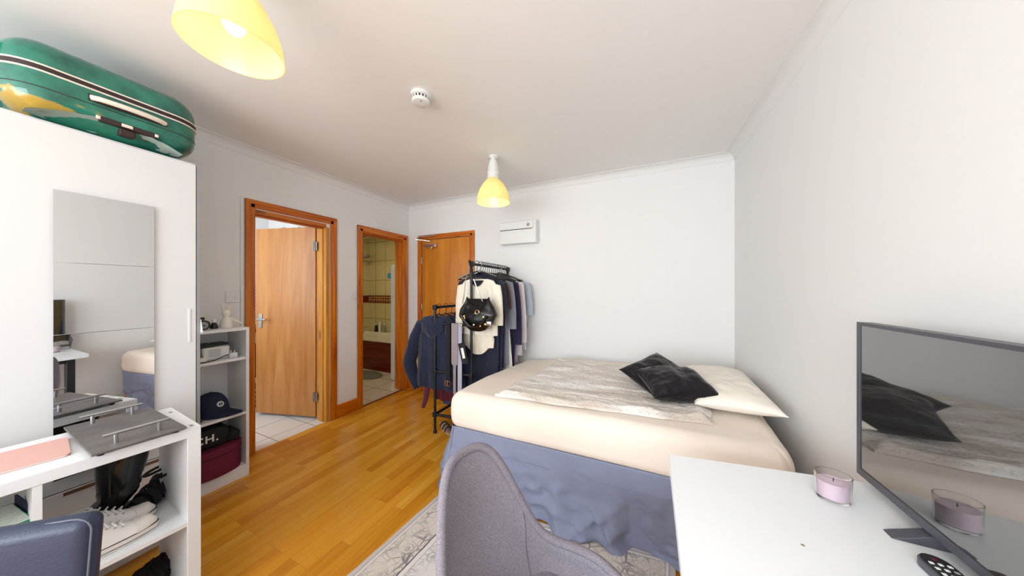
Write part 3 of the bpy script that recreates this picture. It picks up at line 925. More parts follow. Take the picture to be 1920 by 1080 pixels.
def pendant(x, y, zrim, r, label, power):
    t_ = thing('pendant_lamp', label, 'ceiling lamp', (x, y, H), group='yellow pendant lamps')
    z = zrim - H
    ob('ceiling_rose', B().lathe([(0.038, 0), (0.038, -0.012), (0.012, -0.03), (0.008, -0.034)], n=28), 'white_pl', t_, local=True)
    ob('flex', B().tube([(0, 0, -0.03), (0, 0, z + 0.36)], 0.0045, 8), 'white_pl', t_, local=True)
    ob('lamp_cap', B().lathe([(0.006, z + .375), (0.022, z + 0.37), (0.036, z + 0.345), (0.045, z + 0.30), (0.047, z + 0.262), (0.052, z + .255), (0.052, z + .245), (0.047, z + 0.24), (0.052, z + 0.195)], n=32, cap=False), 'white_pl', t_, local=True)
    pr = [(0.052, 0.20), (0.066, 0.185), (0.095, 0.15), (0.120, 0.105), (0.137, 0.055), (0.1455, 0.0)]
    k = r / 0.1455
    pts = [(a * (1 if i == 0 else (k if i > 1 else (1 + k) / 2)), z + q) for i, (a, q) in enumerate(pr)]
    inner = [(a - 0.003, q) for a, q in reversed(pts)]
    ob('lamp_shade', B().lathe(pts + inner, n=56, cap=False), 'lamp_yellow', t_, local=True, ang=80)
    ob('bulb', B().lathe([(0.001, z + 0.052), (0.018, z + 0.056), (0.029, z + 0.075), (0.029, z + .095), (0.018, z + 0.12), (0.014, z + 0.15)], n=20), 'bulb', t_, local=True)
    l = bpy.data.lights.new('bulb_light', 'POINT')
    l.energy, l.color, l.shadow_soft_size = power, (1.0, 0.93, 0.78), 0.03
    lo = bpy.data.objects.new('bulb_light', l)
    COL.objects.link(lo)
    lo.parent = t_
    lo.location = (0, 0, z + 0.03)
    return t_


pendant(-1.215, 0.458, 2.125, 0.132, 'yellow pendant lamp nearest the wardrobe, above the suitcase side', 0.5)
pendant(-1.139, 2.107, 2.078, 0.143, 'yellow pendant lamp near the fuse box at the back of the room', 0.7)

# ---------------------------------------------------------------- wardrobe with mirror tiles (local: x out of the front, y along it)
wd = thing('wardrobe', 'tall white wardrobe with square mirror tiles stuck on its door', 'wardrobe', (-2.22, 0.40, 0), rad(3.0))
ob('carcass', B().box((-0.62, -1.2, 0.07), (-0.022, 0.297, 2.035)), 'white_lam', wd, local=True, bevel=0.002)
ob('side_strip', B().box((-0.03, 0.286, 0.07), (0.0, 0.299, 2.03)), 'grey_pl', wd, local=True)
ob('plinth', B().box((-0.60, -1.19, 0.0), (-0.06, 0.29, 0.07)), 'white_lam', wd, local=True)
ob('wardrobe_door', B().box((-0.02, -0.42, 0.60), (0.0, 0.283, 2.022)), 'white_gloss', wd, local=True, bevel=0.002)
ob('wardrobe_door', B().box((-0.02, -1.19, 0.60), (0.0, -0.424, 2.022)), 'white_gloss', wd, local=True, bevel=0.002)
dr = ob('wardrobe_drawer', B().box((-0.02, -0.42, 0.485), (0.0, 0.283, 0.596)), 'white_gloss', wd, local=True, bevel=0.002)
dr = ob('wardrobe_drawer', B().box((-0.02, -0.42, 0.08), (0.0, 0.283, 0.481)), 'white_gloss', wd, local=True, bevel=0.002)
ob('grip', B().box((-0.002, -0.113, 0.462), (0.002, 0.20, 0.476)), 'groove', dr, local=True)
ob('wardrobe_handle', B().box((0.0, 0.252, 1.05), (0.003, 0.262, 1.23)), 'white_pl', wd, local=True, bevel=0.002)
ob('paper_flap', B().prism([(0.0, 1.10), (0.002, 1.17), (0.022, 1.10), (0.014, 1.095)], 0.30, 0.302, M=Matrix(((1, 0, 0, 0), (0, 0, 1, 0), (0, 1, 0, 0), (0, 0, 0, 1)))), 'paper', wd, local=True)
for k in range(4):
    zt_ = 1.75 - 0.3015 * k
    t_ = tag(ob('mirror_tile', B().box((0.001, -0.1385, zt_ - 0.3), (0.005, 0.1315, zt_)), 'mirror', local=True),
             ['topmost square mirror tile on the white wardrobe door', 'second mirror tile from the top on the wardrobe door', 'third mirror tile from the top on the wardrobe door, reflecting the desk', 'lowest mirror tile, reflecting the slate tray'][k], 'mirror', 'mirror tiles on the wardrobe')
    t_.location, t_.rotation_euler = (-2.2085, 0.40, 0), (0, 0, rad(5.1 + 0.3 * (k == 1)))

# ---------------------------------------------------------------- suitcase on the wardrobe
su = thing('suitcase', 'scuffed green hard-shell suitcase lying on top of the wardrobe', 'suitcase', (-2.415, 0.418, 2.037), rad(1.5))
HX, HY, HZ = 0.225, 0.272, 0.163
ZM = 0.19
for nm, lo_, hi_ in (('lower_shell', 0.0, ZM), ('upper_shell', ZM, 1.0)):
    ob(nm, B().rbox((0, 0, HZ + 0.004), (HX, HY, HZ), 0.105, (20, 24, 20), lambda p: (p.x, p.y, max(lo_, min(hi_, p.z)))), 'suit', su, local=True)
ob('zip_band', B().prism([(x, y) for x, y, _ in rr(-HX - .003, HX + .003, -HY - .003, HY + .003, 0.107, 0, 10)], 0.181, 0.199), 'brown_dk', su, local=True, ang=30)
for z in (0.174, 0.199):
    ob('trim_strip', B().prism([(x, y) for x, y, _ in rr(-HX - .005, HX + .005, -HY - .005, HY + .005, 0.108, 0, 10)], z, z + 0.006), 'cream_pl', su, local=True, ang=30)
for z in (0.112,):
    ob('shell_rib', B().prism([(x, y) for x, y, _ in rr(-HX - .0012, HX + .0012, -HY - .0012, HY + .0012, 0.106, 0, 10)], z, z + 0.003), 'brown_dk' if z < .2 else 'suit', su, local=True, ang=30)
hb = B()
pts = [(HX + 0.004 + 0.022 * math.sin(PI * k / 12) ** 0.5, -0.075 + 0.21 * k / 12, 0.140) for k in range(13)]
hd = ob('carry_handle', hb.tube(pts, 0.011, 10), 'cream_pl', su, local=True)
ob('handle_recess', B().box((HX - 0.002, -0.082, 0.125), (HX + 0.002, 0.142, 0.156)), 'brown_dk', su, local=True)
lk = ob('lock_bar', B().box((HX - 0.03, -0.055, 0.052), (HX + 0.006, 0.112, 0.074)), 'brown_dk', su, local=True, bevel=0.004)
for y in (-0.058, 0.02, 0.108):
    ob('lock_button', B().box((HX + 0.002, y - (0.006 if y != 0.02 else 0.016), 0.056), (HX + 0.010, y + (0.006 if y != 0.02 else 0.016), 0.070)), 'cream_pl', lk, local=True, bevel=0.002)
ob('latch', B().box((HX - 0.04, 0.0, 0.02), (HX + 0.0, 0.045, 0.05)), 'brown_dk', su, local=True, bevel=0.004)
ob('clear_wrap', B().grid(lambda u, v: (HX - 0.066 + 0.062 * v + 0.004 * nz(u * 9, v * 3), -0.22 + 0.42 * u, 0.012 + 0.055 * v * (1 - abs(2 * u - 1) ** 2) + 0.006 * nz(u * 12, v * 5, 3)), 24, 6), 'film', su, local=True)
for y in (-0.10, 0.10):
    ob('wheel', B().lathe([(0.026, -0.012), (0.03, 0), (0.026, 0.012)], n=20), 'black_pl', su, local=True).matrix_local = Matrix.Translation((-0.1 if y < 0 else 0.12, -HY - 0.02, 0.16 + y)) @ Matrix.Rotation(PI / 2, 4, 'Y')

# ---------------------------------------------------------------- low shelving unit with the tray (local: x = 0 front, y = 0 right outer side)
RC = rad(-3)
cs = thing('shelving_unit', 'low white open shelving unit in front of the wardrobe', 'shelf', (-1.668, 0.524, 0), RC)
DX, LY = 0.385, 1.47
ob('top_board', B().box((-DX, -LY, 0.732), (0, 0, 0.770)), 'white_lam', cs, local=True, bevel=0.0015)
ob('bottom_board', B().box((-DX, -LY + 0.04, 0.0), (0, -0.04, 0.038)), 'white_lam', cs, local=True, bevel=0.0015)
ob('side_panel', B().box((-DX, -0.038, 0.0), (0, 0, 0.732)), 'white_lam', cs, local=True, bevel=0.0015)
ob('side_panel', B().box((-DX, -LY, 0.0), (0, -LY + 0.038, 0.732)), 'white_lam', cs, local=True, bevel=0.0015)
dvs = [-0.340, -0.70, -1.06]
for y in dvs:
    ob('divider', B().box((-DX + 0.003, y - 0.016, 0.038), (-0.003, y, 0.732)), 'white_lam', cs, local=True)
ys = [-0.038] + dvs
for i, y in enumerate(ys):
    y2 = (ys[i + 1] if i + 1 < len(ys) else -LY + 0.038)
    ob('shelf', B().box((-DX + 0.003, y2, 0.374), (-0.003, y - (0.016 if i else 0), 0.390)), 'white_lam', cs, local=True)
for p in ((-0.30, -0.02), (-0.03, -0.02)):
    ob('cam_cover', B().box((p[0] - 0.012, p[1] - 0.005, 0.770), (p[0] + 0.012, p[1] + 0.005, 0.7706)), 'grey_pl', cs, local=True)


def on_unit(name, label, cat, x, y, z, rz=0.0, group=None):
    c_, s_ = math.cos(RC), math.sin(RC)
    return thing(name, label, cat, (-1.668 + x * c_ - y * s_, 0.524 + x * s_ + y * c_, z), RC + rz, group)


tr = on_unit('serving_tray', 'dark slate serving tray with two steel bar handles', 'tray', -0.188, -0.16, 0.7703, rad(2))
ob('tray_board', B().box((-0.218, -0.107, 0.012), (0.218, 0.107, 0.019)), 'slate', tr, local=True, bevel=0.0012)
for sx in (-1, 1):
    hd = ob('tray_handle', B().tube([(sx * 0.165, -0.078, 0.055), (sx * 0.165, 0.075, 0.055)], 0.0052, 12), 'steel', tr, local=True)
    for y in (-0.05, 0.048):
        ob('handle_post', B().tube([(sx * 0.165, y, 0.019), (sx * 0.165, y, 0.052)], 0.0055, 12), 'steel', hd, local=True)
for sx in (-1, 1):
    for sy in (-1, 1):
        ob('tray_foot', B().lathe([(0.008, 0), (0.008, 0.012)], (sx * 0.19, sy * 0.085, 0), 10), 'black_pl', tr, local=True)
nb = on_unit('notebook', 'rose pink notebook lying left of the slate tray', 'notebook', -0.195, -0.43, 0.7703, rad(-3))
ob('pages', B().prism([(x, y) for x, y, _ in rr(-0.102, 0.102, -0.147, 0.147, 0.01, 0, 4)], 0.0015, 0.006), 'paper', nb, local=True)
ob('cover', B().prism([(x, y) for x, y, _ in rr(-0.105, 0.105, -0.15, 0.15, 0.014, 0, 5)], 0.006, 0.008).prism([(x, y) for x, y, _ in rr(-0.105, 0.105, -0.15, 0.15, 0.014, 0, 5)], 0.0, 0.0015), 'pink', nb, local=True)

# stack of green-striped folders in the left compartment
gb = on_unit('magazine_file', 'green and white striped box in the left compartment of the shelving unit', 'box', -0.17, -0.455, 0.39, rad(8))
ob('file_box', B().box((-0.10, -0.1, 0), (0.10, 0.095, 0.21)), 'green_print', gb, local=True, bevel=0.003)
b = B()
for k in range(12):
    b.box((-0.085 + k * 0.015, -0.095, 0.21), (-0.078 + k * 0.015, 0.09, 0.2125))
ob('white_stripes', b, 'paper', gb, local=True)
ob('file_spine', B().box((-0.10, 0.096, 0), (0.10, 0.101, 0.235)), 'navy', gb, local=True)

# tall patent boot
bo = on_unit('tall_boot', 'shiny black tall boot standing inside the shelving unit', 'boot', -0.275, -0.165, 0.39)
def ell(cx, cy, cz, rx, ry, tilt=0.0, n=20, wr=0.0, sd=0.0):
    out = []
    for k in range(n):
        a = 2 * PI * k / n
        rr_ = 1 + wr * nz(math.cos(a) * 2, math.sin(a) * 2, sd)
        y = ry * math.sin(a) * rr_
        out.append((cx + rx * math.cos(a) * rr_, cy + y * math.cos(tilt), cz + y * math.sin(tilt)))
    return out
rings = []
for k in range(34):
    t_ = k / 33
    if t_ < 0.62:
        q = t_ / 0.62
        z = 0.335 - 0.235 * q
        w = 0.064 - 0.014 * smooth(0.35, 0.95, q)
        wr = 0.16 * smooth(0.5, 0.9, q)
        rings.append(ell(0.0, 0.02 - 0.02 * q, z, w, w * 1.05, 0.0, wr=wr, sd=z * 34))
    else:
        q = (t_ - 0.62) / 0.38
        a = q * PI / 2
        rings.append(ell(0.0, 0.0 - 0.055 * math.sin(a) - 0.115 * smooth(.3, 1, q), 0.10 - 0.062 * math.sin(a), 0.044 - 0.008 * q - 0.018 * smooth(.85, 1, q), 0.052 - 0.022 * q - 0.014 * smooth(.85, 1, q), -a * 0.95, wr=0.16 * (1 - q), sd=3.4 + q * 2))
ob('boot_upper', B().loft(rings), 'boot', bo, local=True)
ob('boot_seam', B().tube([(0.030, 0.035 - 0.01 * q, 0.335 - 0.03 * q * 10) if False else (0.046 + 0.006 * (1 - q / 8), -0.026, 0.335 - 0.026 * q) for q in range(9)], 0.003, 8), 'black_mat', bo, local=True)
ob('boot_sole', B().prism([(0.034 * math.cos(a) * (1 if math.sin(a) < 0 else .9), -0.06 + 0.115 * math.sin(a)) for a in [2 * PI * k / 24 for k in range(24)]], 0.0, 0.014), 'black_pl', bo, local=True)
ob('boot_heel', B().box((-0.028, 0.0, 0.001), (0.028, 0.05, 0.05)), 'black_pl', bo, local=True, bevel=0.006)

# pair of white canvas sneakers, toes to the right
def sneaker(x, y, lab, rz, z=0.39):
    s = on_unit('sneaker', lab, 'shoe', x, y, z, rz, group='white sneakers on the shelf')
    def outline(k, grow=0.0):
        pts = []
        for i in range(36):
            a = 2 * PI * i / 36
            yy = math.sin(a)
            L = 0.138 + grow
            w = 0.045 + grow if yy > -0.2 else 0.037 + grow
            w *= 1 - 0.12 * math.exp(-((yy + 0.15) / 0.3) ** 2)
            e = 0.75
            pts.append((w * math.copysign(abs(math.cos(a)) ** e, math.cos(a)) + 0.006 * yy, L * math.copysign(abs(yy) ** 0.95, yy)))
        return pts
    ob('sole', B().prism(outline(0), 0.0, 0.030), 'rubber_w', s, local=True, bevel=0.004)
    ob('sole_stripe', B().prism(outline(0, 0.0012), 0.0265, 0.0295), 'navy_line', s, local=True)
    ob('lower_stripe', B().prism(outline(0, 0.0012), 0.009, 0.0108), 'navy_line', s, local=True)
    rings = []
    for i in range(19):
        t_ = i / 18
        yy = -0.130 + 0.262 * t_
        w = 0.040 * (1 - abs(2 * t_ - 1) ** 5) + 0.003
        if t_ < 0.35:
            h_ = 0.085 + 0.01 * math.sin(t_ * 9)
        else:
            h_ = 0.088 - 0.058 * smooth(0.35, 0.85, t_) - 0.03 * smooth(.93, 1.0, t_)
        h_ = max(h_, 0.004)
        r_ = []
        for k in range(15):
            a = PI * k / 14
            r_.append((w * math.cos(a) * (1 - 0.25 * (1 - t_) * math.sin(a)) + 0.006 * (2 * t_ - 1), yy, 0.030 + h_ * math.sin(a) ** 0.8))
        rings.append(r_)
    ob('shoe_upper', B().loft(rings), 'canvas', s, local=True, ang=60)
    rings = []
    for i in range(8):
        t_ = 0.78 + 0.22 * i / 7
        yy = -0.130 + 0.266 * t_
        w = 0.041 * (1 - abs(2 * t_ - 1) ** 5) + 0.005
        h_ = max(0.088 - 0.058 * smooth(0.35, 0.85, t_) - 0.024 * smooth(.93, 1.0, t_), 0.006) + 0.0015
        rings.append([(w * math.cos(PI * k / 14) + 0.006 * (2 * t_ - 1), yy, 0.030 + h_ * math.sin(PI * k / 14) ** 0.8) for k in range(15)])
    ob('toe_cap', B().loft(rings), 'rubber_w', s, local=True, ang=60)
    for i in range(6):
        t_ = 0.36 + 0.065 * i
        yy = -0.130 + 0.262 * t_
        h_ = 0.088 - 0.058 * smooth(0.35, 0.85, t_)
        ob('lace', B().tube([(-0.022, yy, 0.034 + h_ * 0.80), (-0.010, yy + 0.006, 0.036 + h_), (0.010, yy - 0.004, 0.036 + h_), (0.024, yy + 0.004, 0.034 + h_ * 0.80)], 0.0032, 8), 'white_pl', s, local=True)
        for sx in (-1, 1):
            ob('eyelet', B().lathe([(0.004, 0), (0.004, 0.003)], (sx * 0.024, yy, 0.030 + h_ * 0.83), 8), 'steel', s, local=True)
    bw = []
    for k in range(17):
        a = 2 * PI * k / 16
        bw.append((0.03 * math.sin(a) + 0.01, -0.036 + 0.022 * math.sin(2 * a), 0.128 + 0.004 * math.cos(a)))
    ob('bow', B().tube(bw, 0.003, 8), 'white_pl', s, local=True)
    return s


sneaker(-0.085, -0.235, 'white canvas sneaker nearest the front edge of the shelf', rad(4))
sneaker(-0.185, -0.220, 'white canvas sneaker behind the front one, against the black boot', rad(7), 0.39)
for i, (x, y, rz_, lb) in enumerate(((-0.265, -0.085, 40, 'black strappy shoe lying right of the white sneakers'), (-0.33, -0.075, 62, 'black strappy shoe at the back corner of the shelf'))):
    s = on_unit('strappy_shoe', lb, 'shoe', x, y, 0.39, rad(rz_), 'black strappy shoes')
    ob('shoe_sole', B().loft([[(0.028 * math.cos(a) * (1 if k < 6 else 0.8), -0.09 + 0.18 * k / 9 + 0.004 * math.sin(a), 0.012 + 0.05 * smooth(4, 9, k) + 0.012 * math.sin(a)) for a in [2 * PI * j / 12 for j in range(12)]] for k in range(10)]), 'black_fab', s, local=True)
    for q in (-0.05, 0.0):
        ob('strap', B().tube([(0.03 * math.cos(PI * k / 10), q, 0.02 + 0.05 * math.sin(PI * k / 10)) for k in range(11)], 0.007, 8, flat=2.0), 'black_fab', s, local=True)
    ob('ankle_strap', B().tube([(0.035 * math.cos(2 * PI * k / 16), 0.06 + 0.03 * math.sin(2 * PI * k / 16), 0.105 + 0.012 * math.cos(2 * PI * k / 16)) for k in range(17)], 0.006, 8), 'black_fab', s, local=True)
    ob('shoe_heel', B().lathe([(0.016, 0.0), (0.02, 0.05)], (0, 0.075, 0.0), 12), 'black_pl', s, local=True)
for i, (x, y, lb) in enumerate(((-0.24, -0.10, 'fluffy black slipper on the bottom of the shelving unit'), (-0.15, -0.24, 'fluffy black slipper nearer the dark chair, on the bottom board'))):
    s = on_unit('slipper', lb, 'slipper', x, y, 0.038, rad(30 - 20 * i), 'fluffy black slippers')
    ob('slipper_sole', B().prism([(0.045 * math.cos(a), 0.115 * math.sin(a)) for a in [2 * PI * k / 20 for k in range(20)]], 0, 0.02), 'black_pl', s, local=True)
    def fz(p):
        return p * (1 + 0.18 * nz(p.x * 60, p.y * 60, p.z * 60))
    ob('slipper_fur', B().rbox((0, 0.03, 0.06), (0.055, 0.085, 0.042), 0.04, (16, 22, 14), fz), 'fluffy', s, local=True)

# ---------------------------------------------------------------- white bookcase beside the wardrobe
BXF, BY0, BY1, BZ = -2.57, 0.712, 1.052, 1.066
bk = thing('bookcase', 'narrow white bookcase between the wardrobe and the kitchen doorway', 'bookcase', ((XL + BXF) / 2, (BY0 + BY1) / 2, 0))
ob('side_panel', B().box((XL + 0.02, BY0, 0), (BXF, BY0 + 0.018, BZ - 0.02)), 'white_lam', bk, bevel=0.001)
ob('side_panel', B().box((XL + 0.02, BY1 - 0.018, 0), (BXF, BY1, BZ - 0.0)), 'white_lam', bk, bevel=0.001)
ob('top_board', B().box((XL + 0.02, BY0, BZ - 0.02), (BXF, BY1 - 0.018, BZ)), 'white_lam', bk, bevel=0.001)
ob('back_panel', B().box((XL + 0.02, BY0 + 0.018, 0.08), (XL + 0.026, BY1 - 0.018, BZ - 0.02)), 'white_lam', bk)
SZ = [0.085, 0.463, 0.855]
for z in SZ:
    ob('shelf', B().box((XL + 0.026, BY0 + 0.018, z - 0.018), (BXF - 0.004, BY1 - 0.018, z)), 'white_lam', bk, bevel=0.001)
ob('plinth', B().box((BXF - 0.02, BY0 + 0.018, 0), (BXF - 0.004, BY1 - 0.018, 0.066)), 'white_lam', bk)

# on top
al = thing('round_speaker', 'round black speaker on top of the bookcase', 'speaker', (-2.68, 0.825, BZ))
ob('speaker_body', B().rbox((-2.66, 0.835, BZ + 0.032), (0.03, 0.045, 0.032), 0.0315, (14, 14, 14)), 'black_pl', al)
ob('speaker_knob', B().box((-2.672, 0.825, BZ + 0.066), (-2.648, 0.85, BZ + 0.084)), 'black_pl', al, bevel=0.003)
ob('speaker_face', B().lathe([(0.0, 0.0), (0.02, 0.002), (0.024, 0.0)], n=24), 'grey_pl', al, local=True).matrix_local = Matrix.Translation((0.052, 0.012, 0.032)) @ Matrix.Rotation(PI / 2, 4, 'Y')
pb = thing('perfume_bottle', 'small black perfume bottle with a white cap on the bookcase', 'bottle', (-2.68, 0.905, BZ))
ob('bottle_body', B().lathe([(0.02, 0), (0.021, 0.01), (0.016, 0.03), (0.008, 0.042)], n=18), 'black_pl', pb, local=True)
ob('bottle_cap', B().box((-0.009, -0.009, 0.042), (0.009, 0.009, 0.066)), 'white_pl', pb, local=True, bevel=0.002)
# pale figurine: seated body with head
fg = thing('figurine', 'pale translucent figurine on top of the bookcase', 'figurine', (-2.70, 0.975, BZ))
b = B().lathe([(0.034, 0), (0.036, 0.015), (0.03, 0.045), (0.018, 0.07), (0.016, 0.078), (0.022, 0.09), (0.024, 0.105), (0.016, 0.12), (0.002, 0.125)], n=22)
ob('figurine_body', b, 'pillow', fg, local=True)
for s_ in (-1, 1):
    ob('figurine_ear', B().tube([(0, s_ * 0.012, 0.115), (0.004, s_ * 0.022, 0.15), (0.012, s_ * 0.034, 0.165)], [0.008, 0.007, 0.002], 8), 'pillow', fg, local=True)
ob('figurine_arm', B().tube([(0.01, 0.02, 0.06), (0.03, 0.045, 0.045), (0.035, 0.075, 0.02)], [0.01, 0.008, 0.005], 8), 'pillow', fg, local=True)

# upper shelf: router box, black devices, plugs, cable
z = SZ[2]
rt = thing('router', 'white plastic router box on the upper bookcase shelf', 'router', (-2.68, 0.90, z))
ob('router_body', B().box((-2.76, 0.835, z), (-2.64, 0.975, z + 0.088)), 'white_pl', rt, bevel=0.012)
b = B()
for k in range(6):
    b.box((-2.6405, 0.865, z + 0.025 + k * 0.009), (-2.6385, 0.925, z + 0.028 + k * 0.009))
ob('vent_slots', b, 'grey_pl', rt)
tag(ob('media_box', B().box((-2.78, 0.81, z + 0.0885), (-2.655, 0.905, z + 0.108)), 'black_pl', bevel=0.005), 'flat black media box lying on the white router', 'electronics')
tag(ob('set_top_box', B().box((-2.79, 0.915, z + 0.0885), (-2.69, 0.985, z + 0.104)), 'black_mat', bevel=0.004), 'smaller black box at the back on the white router', 'electronics')
for i, (y, x, lb) in enumerate(((0.985, -2.635, 'white plug adapter right of the router on the bookcase shelf'), (0.820, -2.61, 'white plug left of the router at the shelf edge'))):
    t_ = thing('plug_adapter', lb, 'plug', (x, y, z), group='white plugs on the shelf')
    ob('plug_body', B().box((-0.024, -0.022, 0), (0.02, 0.022, 0.034)), 'white_pl', t_, local=True, bevel=0.006)
    for q in ((-0.01), (0.01)):
        ob('pin', B().box((-0.003, q - 0.002, 0.034), (0.003, q + 0.002, 0.05)), 'white_pl' if i == 0 else 'gold', t_, local=True)
random.seed(4)
ch = thing('cable_bundle', 'tangle of black cables at the left of the upper shelf', 'cable', (-2.64, 0.79, z))
for k in range(5):
    pts = []
    for j in range(16):
        a = j * 0.8 + k
        pts.append((-2.655 + 0.028 * math.cos(a), 0.775 + 0.024 * math.sin(a * 1.3 + k), z + 0.012 + 0.012 * k + 0.006 * math.sin(a * 2)))
    ob('cable_loop', B().tube(pts, 0.0055, 8), 'black_pl', ch)
ob('cable_end', B().tube([(-2.60, 0.75, z + 0.006), (-2.585, 0.83, z + 0.005), (-2.595, 0.88, z + 0.006), (-2.62, 0.93, z + 0.02), (-2.635, 0.96, z + 0.024)], 0.003, 8), 'black_pl', ch)

# baseball cap
z = SZ[1]
cp = thing('baseball_cap', 'navy baseball cap with a round white badge on the bookcase shelf', 'cap', (-2.715, 0.90, z), rad(32))
def capf(u, v):
    a = 2 * PI * u
    e = v * PI / 2
    r = math.cos(e) ** 0.8
    return (0.102 * r * math.cos(a), 0.082 * r * math.sin(a), 0.012 + 0.145 * math.sin(e))
b = B().loft([[capf(i / 32, j / 10.01) for i in range(32)] for j in range(11)])
crown = ob('crown', b, 'navy', cp, local=True, ang=70)
ob('button_top', B().lathe([(0.008, 0.155), (0.007, 0.161), (0.001, 0.163)], n=12), 'navy', crown, local=True)
b = B()
def brim(u, v):
    a = (u - 0.5) * PI * 0.86
    r = 0.09 + v * (0.085 * math.cos(a) ** 0.9 + 0.004)
    return (r * math.cos(a) * 1.08, 0.086 * math.sin(a) * (1 + 0.06 * v), 0.020 - 0.016 * v * 1.0 + 0.012 * math.cos(a * 1.4) * (1 - 0.2 * v))
b.grid(brim, 24, 6, thick=lambda u, v: Vector(brim(u, v)) - Vector((0, 0, 0.004)))
ob('brim', b, 'navy', cp, local=True)
# badge
bd = Matrix.Translation((0.083, -0.030, 0.085)) @ Matrix.Rotation(rad(-24), 4, 'Z') @ Matrix.Rotation(rad(68), 4, 'Y')
bdo = ob('badge', B().lathe([(0.019, 0), (0.019, 0.003), (0.017, 0.0045)], n=28), 'white_pl', cp, local=True)
bdo.matrix_local = bd
o_ = ob('badge_emblem', B().lathe([(0.0105, 0.0046), (0.0105, 0.0052)], n=24).lathe([(0.0155, 0.0046), (0.0155, 0.0050), (0.0145, 0.0050), (0.0145, 0.0046)], n=24, cap=False), 'navy', bdo, local=True)
b = B()
b.tube([(-0.006, -0.004, 0.0054), (-0.002, 0.004, 0.0054), (0.002, -0.003, 0.0054), (0.007, 0.003, 0.0054)], 0.0014, 6)
ob('badge_mark', b, 'white_pl', bdo, local=True)
c2 = thing('bucket_cap', 'olive brown cap half hidden left of the navy cap', 'cap', (-2.655, 0.775, z), rad(20))
ob('crown', B().lathe([(0.052, 0), (0.056, 0.02), (0.054, 0.055), (0.042, 0.085), (0.02, 0.10), (0.001, 0.102)], n=24), 'brown_fab', c2, local=True)
ob('brim', B().lathe([(0.050, 0.006), (0.066, 0.002), (0.066, 0.006), (0.054, 0.014)], n=24), 'brown_fab', c2, local=True)

# bottom: burgundy hat box, black bag with letters
z = SZ[0]
hbx = thing('hat_box', 'burgundy round-fronted hat box on the bottom bookcase shelf', 'box', (-2.7, 0.87, z))
def dshape(g=0.0, y0=0.735, y1=1.028, xb=-2.835, xf=-2.552):
    pts = [(xb - g, y0 - g), (xb - g, y1 + g)]
    for k in range(15):
        a = k / 14 * PI
        yy = (y0 + y1) / 2 + ((y1 - y0) / 2 + g) * math.cos(a)
        pts.append((xf - 0.10 + (0.10 + g) * math.sin(a) ** 0.8, yy))
    return pts
ob('box_body', B().prism(dshape(), z + 0.001, z + 0.135), 'burgundy', hbx, ang=50)
ob('box_lid', B().prism(dshape(0.003), z + 0.138, z + 0.182), 'burgundy', hbx, bevel=0.004, ang=50)
ob('lid_gap', B().prism(dshape(-0.002), z + 0.134, z + 0.139), 'black_mat', hbx)
zz = z + 0.1825
bb = thing('black_bag', 'black fabric bag with white letters on top of the hat box', 'bag', (-2.69, 0.86, zz))
def wob(p):
    return p + Vector((0.006 * nz(p.x * 14, p.y * 14, p.z * 14), 0.008 * nz(p.y * 12, p.z * 14, 2), 0.006 * nz(p.x * 9, p.y * 9, 7) if p.z > zz + 0.02 else 0))
ob('bag_body', B().rbox((-2.705, 0.855, zz + 0.066), (0.10, 0.11, 0.065), 0.035, (16, 20, 14), wob), 'black_fab', bb)
ob('bag_pocket', B().rbox((-2.69, 0.985, zz + 0.037), (0.08, 0.034, 0.0365), 0.025, (12, 12, 12), wob), 'black_fab', bb)
txt = bpy.data.curves.new('letters', 'FONT')
txt.body = 'CH.'
txt.size = 0.066
txt.extrude = 0.0012
txt.offset = 0.0012
txt.space_character = 1.15
to = bpy.data.objects.new('letters', txt)
COL.objects.link(to)
bpy.context.view_layer.update()
me = bpy.data.meshes.new_from_object(to.evaluated_get(bpy.context.evaluated_depsgraph_get()))
bpy.data.objects.remove(to)
lt = bpy.data.objects.new('letters', me)
me.materials.append(MT['white_pl'])
COL.objects.link(lt)
lt.parent = bb
lt.matrix_local = Matrix.Translation((0.088, -0.078, 0.052)) @ Matrix.Rotation(PI / 2, 4, 'Z') @ Matrix.Rotation(PI / 2, 4, 'X')
lt['label'] = 'white lettering'
wh = thing('black_hat', 'black knitted hat at the back on the black bag', 'hat', (-2.74, 0.93, zz + 0.133))
ob('hat_body', B().lathe([(0.06, 0), (0.066, 0.008), (0.062, 0.02), (0.05, 0.032), (0.02, 0.040), (0.001, 0.041)], n=22), 'black_fab', wh, local=True)
ob('hat_band', B().lathe([(0.067, 0.002), (0.068, 0.008), (0.067, 0.014)], n=22, cap=False), 'black_pl', wh, local=True)

# ---------------------------------------------------------------- garment rack
rk = thing('garment_rack', 'black two-level pipe garment rack between the bed and entrance door', 'clothes rack', (-1.55, 2.5, 0), 0)
XA, XB_, YA, YE = -1.742, -1.361, 2.08, 2.86
ZL, ZT = 1.170, 1.565
PR = 0.0125
def pipe(name, *pts):
    ob(name, B().tube(pts, PR, 12), 'black_mat', rk)
for y in (YA, YE):
    pipe('rack_post', (XA, y, 0), (XA, y, ZL))
    pipe('rack_post', (XB_, y + (0.03 if y == YA else 0), 0), (XB_, y + (0.03 if y == YA else 0), ZT))
YT = YA + 0.03
pipe('top_rail', (XB_, YT, ZT), (XB_, YE, ZT))
pipe('low_rail', (XA, YA, ZL), (XA, YE, ZL))
for z in (1.02, 0.575, 0.17):
    pipe('cross_bar', (XA, YA, z), (XB_, YT, z))
    pipe('cross_bar', (XA, YE, z), (XB_, YE, z))
pipe('base_rail', (XA, YA, 0.17), (XA, YE, 0.17))
pipe('base_rail', (XB_, YT, 0.17), (XB_, YE, 0.17))
